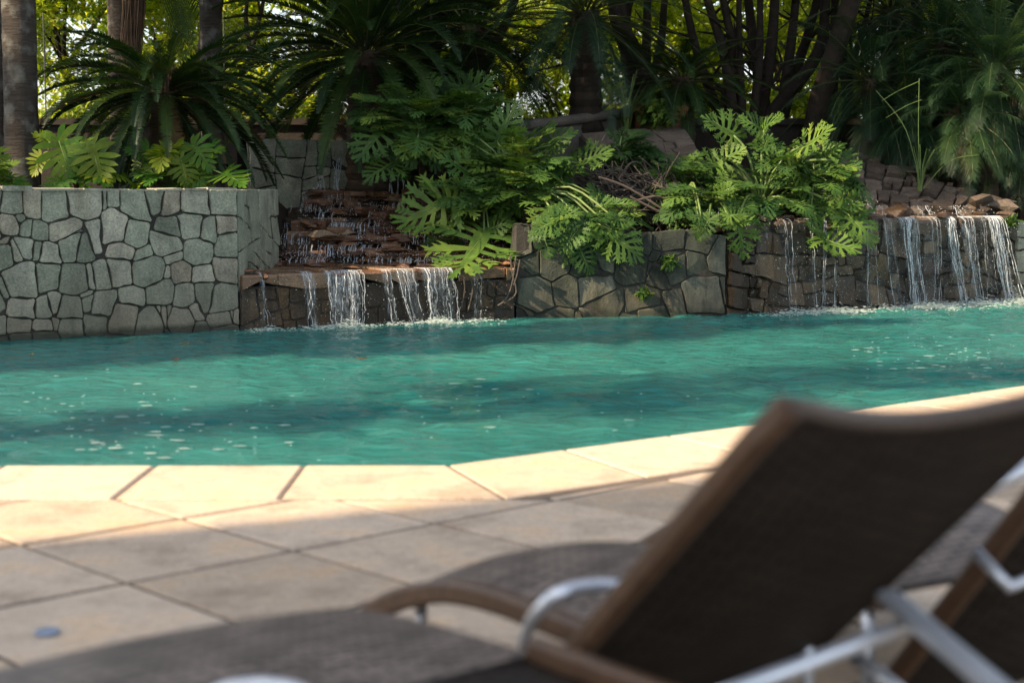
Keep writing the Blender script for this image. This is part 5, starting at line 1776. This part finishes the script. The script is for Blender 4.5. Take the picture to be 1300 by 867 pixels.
# leaf litter
mb = MB()
for k in range(900):
    x = rg.uniform(-.2, 5.5); y = yb(x) + rg.uniform(.35, 3.5); p = V((x, y, bed_z(x, y) + .02))
    leaf_cloud(mb, [(p, (.05, .05, .02))], 1, .1, rg)
tag(mb.build('leaf_litter', M_DRYLEAF), 'dry brown fallen leaves scattered on the soil of the bed', 'leaf litter', kind='stuff')


def fallen_leaf(px, py, sz, tint, label):
    p = onz(px, py, ZW + .012); mb = MB(); n = 8
    an = rg.uniform(0, 3.1); d = V((math.cos(an), math.sin(an), 0)); s = V((-d.y, d.x, 0))
    prof = [0, .5, .85, 1, .9, .6, .25, 0]
    vs = []
    for i in range(n):
        t = i / (n - 1); q = p + d * (t - .5) * sz; w_ = prof[i] * sz * .2; cu = .012 * (t - .5) ** 2 * 4
        vs += [q - s * w_ + V((0, 0, cu + .006)), q + V((0, 0, cu)), q + s * w_ + V((0, 0, cu + .006))]
    mb.add(vs, [[3 * i + k, 3 * i + k + 1, 3 * i + 4 + k, 3 * i + 3 + k] for i in range(n - 1) for k in range(2)], tint)
    tag(mb.build('fallen_leaf', M_DRYLEAF, loc=tuple(p)), label, 'leaf', 'leaves floating on the pool')


fallen_leaf(459, 456, .10, 0, 'dark leaf floating on the sunlit band of water, farther right')
fallen_leaf(223, 457, .12, .1, 'brown leaf floating on the water below the left wall')
fallen_leaf(40, 451, .08, 1, 'small yellow leaf floating near the left edge of the pool')
fallen_leaf(235, 437, .07, .9, 'tiny yellow leaf floating close to the foot of the left wall')

# wire fence behind the left trees
mb = MB()
yf = 22.0
for k in range(74):
    x0 = -9 + k * .11
    for sg in (1, -1):
        pts = [V((x0 + sg * (.06 + .0), yf, 1.1 + i * 1.0 + 0)) for i in range(1)]
        a = V((x0, yf + .004 * sg, 2.05)); b = V((x0 + sg * 1.5, yf + .004 * sg, 3.55))
        tube(mb, [a, b], .0022, 3, .5, cap=False)
for x in (-9, -6.5, -4.0, -1.5):
    tube(mb, [(x, yf + .03, .9), (x, yf + .03, 3.6)], .010, 8, .5)
tag(mb.build('wire_fence', M_WIRE, loc=(-5, yf, 1)), 'thin diamond wire fence behind the trunks at the left', 'fence')


# ------------------------------------------------------------------ unseen building and trees added at the left to shade the pool
USH = V((-0.43, 0.9, 0)).normalized(); SSH = V((-0.9, -0.43, 0)).normalized()


def spot(v, s): return USH * v + SSH * s


def shading_column(label, v, s, rad, H, seed, zlow=1.2, n=9000, leaf=.24):
    rg = random.Random(seed)
    b = spot(v, s); b.z = -.3
    root = empty('shading_tree', tuple(b), label, 'tree', 'unseen shading trees left of the pool')
    mt = MB(); tube(mt, [b, b + V((.05, 0, H * .5)), b + V((0, 0, H * .95))], [.2, .14, .03], 8, .5)
    mt.build('trunk', M_BARK_D, root)
    mb = MB(); blobs = []
    for k in range(70):
        t = rg.random(); z = zlow + (H - zlow) * t; rr = rad * min(1, (1 - t) * 4 + .15)
        an = rg.uniform(0, 6.28); q = rr * rg.random() ** .5 * .75
        blobs.append((V((b.x + math.cos(an) * q, b.y + math.sin(an) * q, z)), (rad * .42, rad * .42, .6)))
    leaf_cloud(mb, blobs, n, leaf, rg, (0, .8))
    mb.build('crown', M_DARKLEAF, root)


shading_column('unseen tall columnar shading tree beyond the left end of the pool, nearest the building', 8.4, 13, 1.0, 17, 601, n=3600)
shading_column('unseen tall columnar shading tree left of the pool, second from the building', 12.0, 13.5, .8, 17, 602)
shading_column('unseen tall columnar shading tree left of the pool, third from the building', 12.9, 14.2, .68, 17, 603)
shading_column('unseen tall columnar shading tree left of the garden bed, fourth from the building', 16.35, 14, 1.05, 17, 604)
shading_column('unseen very tall slim shading tree with a bare trunk and small high crown left of the garden', 14.9, 14, .85, 25, 608, zlow=14.8, n=8000)  # high crown added to keep sun off the middle planting and right palms
shading_column('unseen tall columnar shading tree left of the garden bed, fifth from the building', 17.9, 14.5, .9, 17, 605)
shading_column('unseen tall columnar shading tree left of the garden bed, sixth from the building', 19.6, 15, .9, 17, 606)
shading_column('unseen tall columnar shading tree left of the garden bed, farthest from the building', 21.2, 15.5, .8, 16, 607)
# unseen building added to shade the near deck
cB = spot(5.5, 15)
root = empty('shading_building', (cB.x, cB.y, 0), 'unseen plain plastered block added left of the deck to shade it', 'building')
mb = MB(); mw = MB(); mg = MB()


def bl(v0, v1, s0, s1, z0, z1, mb):
    p = [spot(v0, s0), spot(v1, s0), spot(v1, s1), spot(v0, s1)]
    vs = [V((q.x, q.y, z0)) for q in p] + [V((q.x, q.y, z1)) for q in p]
    mb.add(vs, [[3, 2, 1, 0], [4, 5, 6, 7], [0, 1, 5, 4], [1, 2, 6, 5], [2, 3, 7, 6], [3, 0, 4, 7]], .5)


bl(-9, 5.42, 15, 24, -.3, 16, mb); mb.build('walls', M_PLASTER, root)
mb = MB(); bl(-9.3, 5.44, 14.7, 24.3, 16.003, 16.3, mb); mb.build('roof', M_CONC, root)
for fl in range(4):
    for k in range(4):
        v0 = -7.5 + k * 3.2
        w1 = MB(); bl(v0, v0 + 1.6, 14.94, 15.0, 1.2 + fl * 3.5, 2.9 + fl * 3.5, w1)
        wf = w1.build('window', M_GLASS, root)

# ------------------------------------------------------------------ sun loungers
def surf(mb, fn, nu, nv, uvs=(1, 1), thick=.012, tint=.5):
    b = len(mb.v)
    if mb.uv is None: mb.uv = []
    P = [[fn(i / nu, j / nv) for i in range(nu + 1)] for j in range(nv + 1)]
    nr = (P[0][nu] - P[0][0]).cross(P[nv][0] - P[0][0]).normalized()
    for lay in (0, 1):
        for j in range(nv + 1):
            for i in range(nu + 1):
                mb.v.append(tuple(P[j][i] - nr * thick * lay)); mb.uv.append((i / nu * uvs[0], j / nv * uvs[1]))
    M = (nu + 1) * (nv + 1)
    for j in range(nv):
        for i in range(nu):
            a = j * (nu + 1) + i
            q = [a, a + 1, a + nu + 2, a + nu + 1]
            mb.f.append([b + k for k in q]); mb.t.append(tint)
            mb.f.append([b + M + k for k in q[::-1]]); mb.t.append(tint)
    bd = [i for i in range(nu + 1)] + [j * (nu + 1) + nu for j in range(1, nv + 1)] + [nv * (nu + 1) + i for i in range(nu - 1, -1, -1)] + [j * (nu + 1) for j in range(nv - 1, 0, -1)]
    for k in range(len(bd)):
        a, c = bd[k], bd[(k + 1) % len(bd)]
        mb.f.append([b + c, b + a, b + M + a, b + M + c]); mb.t.append(tint)


def rail(mb, pts, hw, hh, side, up=None):
    """flat rail: rounded rectangular section swept along pts"""
    pts = [V(p) for p in pts]
    vs = []; fs = []
    prof = [(-1, -.6), (-.6, -1), (.6, -1), (1, -.6), (1, .6), (.6, 1), (-.6, 1), (-1, .6)]
    for i, p in enumerate(pts):
        t = (pts[min(i + 1, len(pts) - 1)] - pts[max(i - 1, 0)]).normalized()
        s = (side - t * side.dot(t)).normalized(); u = s.cross(t)
        for a, c in prof: vs.append(p + s * a * hw + u * c * hh)
    n = 8
    for i in range(len(pts) - 1):
        for k in range(n):
            fs.append([i * n + k, i * n + (k + 1) % n, (i + 1) * n + (k + 1) % n, (i + 1) * n + k])
    fs.append(list(range(n))[::-1]); fs.append([(len(pts) - 1) * n + k for k in range(n)])
    mb.add(vs, fs, .5)


FD = Fd = V((-.52, .854, 0)).normalized(); WD = Wd = V((.854, .52, 0)).normalized(); UP = V((0, 0, 1))


def lounger(label, O, w, alpha, Lb, seat_in, hinge, prof, seat_w, sag, arms=(), bulge=.05, turn=0):
    """O: lower left corner of the backrest; hinge: seat start along F from O"""
    Fd = Matrix.Rotation(turn, 3, 'Z') @ FD; Wd = Matrix.Rotation(turn, 3, 'Z') @ WD
    root = empty('sun_lounger', (O.x, O.y, 0), label, 'sun lounger', 'wicker sun loungers on the deck')
    bd = (-Fd * math.cos(alpha) + UP * math.sin(alpha))
    nb = Wd.cross(bd)

    def bfn(u, v):
        p = O + Wd * (w * (.03 + .97 * u)) + bd * (Lb * v - sag * 4 * u * (1 - u) * max(0, v - .7) / .3)
        return p + nb * 0 - nb * .035 * 4 * u * (1 - u) * math.sin(v * math.pi) * -1
    mb = MB(); surf(mb, bfn, 16, 24, (w, Lb)); mb.build('backrest', M_PANEL, root, smooth=False)
    for k in (0, 1):
        mb = MB()
        e = O + Wd * (w * k - .016 * k) - nb * (.03 * k)
        pts = [e + bd * (Lb * t) for t in (0, .25, .5, .75, .93)] + [e + bd * Lb + Wd * (.012 if k == 0 else -.012)]
        rail(mb, pts, .017, .022, Wd); mb.build('back_rail', M_FRAME, root, smooth=False)
    mb = MB()
    pts = [bfn(u, 1) + bd * .004 for u in [i / 16 for i in range(17)]]
    tube(mb, [O + bd * Lb + Wd * .012] + pts[1:-1] + [O + bd * Lb + Wd * (w - .012)], .017, 8, .5); mb.build('top_rail', M_SEAT, root, smooth=True).data.uv_layers.new(name='UVMap')
    # seat
    S0 = O + Wd * seat_in + Fd * hinge
    ds = [p[0] for p in prof]; zs = [p[1] for p in prof]

    def sz(d): return float(np.interp(d, ds, zs))
    dsm = np.linspace(ds[0], ds[-1], 60); raw = np.array([sz(d) for d in dsm])
    ker = np.ones(9) / 9
    sm = np.convolve(np.pad(raw, 4, 'edge'), ker, 'valid')

    def sz2(d): return float(np.interp(d, dsm, sm))
    Ls = ds[-1]

    def sfn(u, v):
        d = ds[0] + (Ls - ds[0]) * v
        p = S0 + Wd * (seat_w * (.02 + .96 * u)) + Fd * d
        return V((p.x, p.y, sz2(d) + .008 + bulge * 4 * u * (1 - u) * min(1, max(0, (Ls - d) * 4), d * 4)))
    mb = MB(); surf(mb, sfn, 14, 40, (seat_w, Ls)); mb.build('seat', M_SEAT, root, smooth=False)
    for k in (0, 1):
        mb = MB()
        pts = []
        for i in range(31):
            d = ds[0] + (Ls - ds[0]) * i / 30
            p = S0 + Wd * ((seat_w - .04) * k) + Fd * d; pts.append(V((p.x, p.y, sz2(d) - .012 - .028 * k)))
        rail(mb, pts, .018, .026, Wd); mb.build('side_rail', M_FRAME, root, smooth=False)
    for k in (0, 1):
        for d in (ds[0] + .08, Ls - .22):
            mb = MB(); p = S0 + Wd * (seat_w * k + (.03 if k == 0 else -.03)) + Fd * d
            tube(mb, [V((p.x, p.y, 0)), V((p.x, p.y, sz2(d) - .035))], .014, 8, .5); mb.build('leg', M_ALU, root, smooth=True)
    for pts, r_ in arms:
        mb = MB(); tube(mb, smooth_path(pts, 6), r_, 10, .5); mb.build('armrest', M_ALU, root, smooth=True)
    return root, bd, nb


PROF = [(0, .36), (.2, .355), (.4, .35), (.6, .325), (.8, .265), (.95, .2), (1.0, .17)]
O1 = V((.073, 2.85, .28))
O1 = O1 - (-Fd * math.cos(R(43)) + UP * math.sin(R(43))) * 0.28
armL = [V((.015, 2.93, .0)), V((.018, 2.925, .25)), onz(668, 806, .365), onz(684, 775, .43), onz(712, 752, .468), onz(760, 743, .475), onz(830, 748, .465), onz(880, 760, .44)]
r1, bd1, nb1 = lounger('dark backed wicker lounger with raised back nearest the camera', O1, .755, R(43), 1.15, .10, -.02 - .28 * math.cos(R(43)), PROF, .62, .082, [(armL, .0125)])
# support frame behind the raised back
mb = MB(); tube(mb, [at(880, 897, 2.25), at(960, 866, 2.35), at(1060, 828, 2.5), at(1158, 792, 2.66)], .0135, 10, .5); mb.build('support_bar', M_ALU, r1, smooth=True)
mb = MB(); rail(mb, [at(1128, 756, 2.72), at(1150, 775, 2.66), at(1200, 818, 2.52), at(1260, 868, 2.38), at(1330, 930, 2.2)], .024, .012, Wd); mb.build('support_bar', M_ALU, r1)
mb = MB(); tube(mb, [at(1085, 835, 2.75), at(1110, 850, 2.7), at(1150, 885, 2.6)], .014, 8, .5); mb.build('support_bar', M_ALU, r1, smooth=True)
WD0 = Matrix.Rotation(R(9), 3, 'Z') @ Wd
O0 = V((.05, 2.72, .355)) - WD0 * .9
arm0 = [at(255, 902, 2.25), at(280, 880, 2.25), at(330, 872, 2.23), at(380, 880, 2.2), at(410, 904, 2.15)]
lounger('flat lying wicker lounger in the lower left foreground', O0, .9, R(-1), .7, .0, 0.0, [(0, .37), (.2, .365), (.4, .355), (.6, .33), (.8, .27), (.92, .2), (.96, .16)], .9, .0, [(arm0, .014)], bulge=.02, turn=R(9))
d3 = 3.35
O3 = onz(1130, 867, HC - .3167 * d3) - (-Fd * math.cos(R(52)) + UP * math.sin(R(52))) * .13
r3, bd3, nb3 = lounger('wicker lounger with steep back and pale woven seat at the right edge', O3, .74, R(52), 1.13, .0, -.06, [(0, .33), (.15, .335), (.35, .38), (.5, .40), (.68, .375), (.9, .25), (1.0, .18)], .74, .06,
                      [([at(1180, 720, 3.9), at(1205, 665, 3.95), at(1225, 632, 4.0), at(1262, 612, 4.05), at(1320, 585, 4.1)], .03)])
mb = MB(); tube(mb, [at(1238, 700, 2.9), at(1282, 745, 2.85), at(1330, 725, 2.9)], .012, 8, .5); mb.build('support_bar', M_ALU, r3, smooth=True)
mb = MB(); rail(mb, [at(1210, 640, 3.92), at(1209, 665, 3.92), at(1206, 706, 3.9)], .022, .02, Wd); mb.build('arm_post', M_PLASTIC, r3)

# ------------------------------------------------------------------ light
wd = bpy.data.worlds.new('World'); scn.world = wd; wd.use_nodes = True
nt = wd.node_tree
for n in list(nt.nodes): nt.nodes.remove(n)
sky = nt.nodes.new('ShaderNodeTexSky'); sky.sky_type = 'NISHITA'; sky.sun_disc = False
sky.sun_elevation = R(36); sky.sun_rotation = math.atan2(SUN.x, SUN.y) % (2 * math.pi)
sky.air_density = 1.0; sky.dust_density = 1.5; sky.ozone_density = 1.0
bgn = nt.nodes.new('ShaderNodeBackground'); bgn.inputs[1].default_value = 0.13
hs = nt.nodes.new('ShaderNodeHueSaturation'); hs.inputs['Saturation'].default_value = 0.5
out = nt.nodes.new('ShaderNodeOutputWorld')
nt.links.new(sky.outputs[0], hs.inputs['Color']); nt.links.new(hs.outputs[0], bgn.inputs[0]); nt.links.new(bgn.outputs[0], out.inputs[0])
ld = bpy.data.lights.new('sun', 'SUN'); ld.energy = 4.4; ld.angle = R(.53); ld.color = (1, .77, .52)
lo = bpy.data.objects.new('sun', ld); COL.objects.link(lo)
lo.rotation_euler = SUN.to_track_quat('Z', 'Y').to_euler()
lo.location = (-20, -8, 20)

scn.view_settings.view_transform = 'Standard'
scn.view_settings.look = 'None'
scn.view_settings.exposure = 1.4
scn.view_settings.gamma = 1
scn.view_settings.use_curve_mapping = False
cy = scn.cycles
cy.max_bounces = 8; cy.diffuse_bounces = 3; cy.glossy_bounces = 3; cy.transmission_bounces = 4; cy.transparent_max_bounces = 24
cy.caustics_reflective = False; cy.caustics_refractive = False
cy.sample_clamp_indirect = 6
cy.use_denoising = True
try:
    cy.denoising_prefilter = 'ACCURATE'; cy.denoising_quality = 'HIGH'
except Exception:
    pass
try:
    cy.denoiser = 'OPENIMAGEDENOISE'
except Exception:
    pass
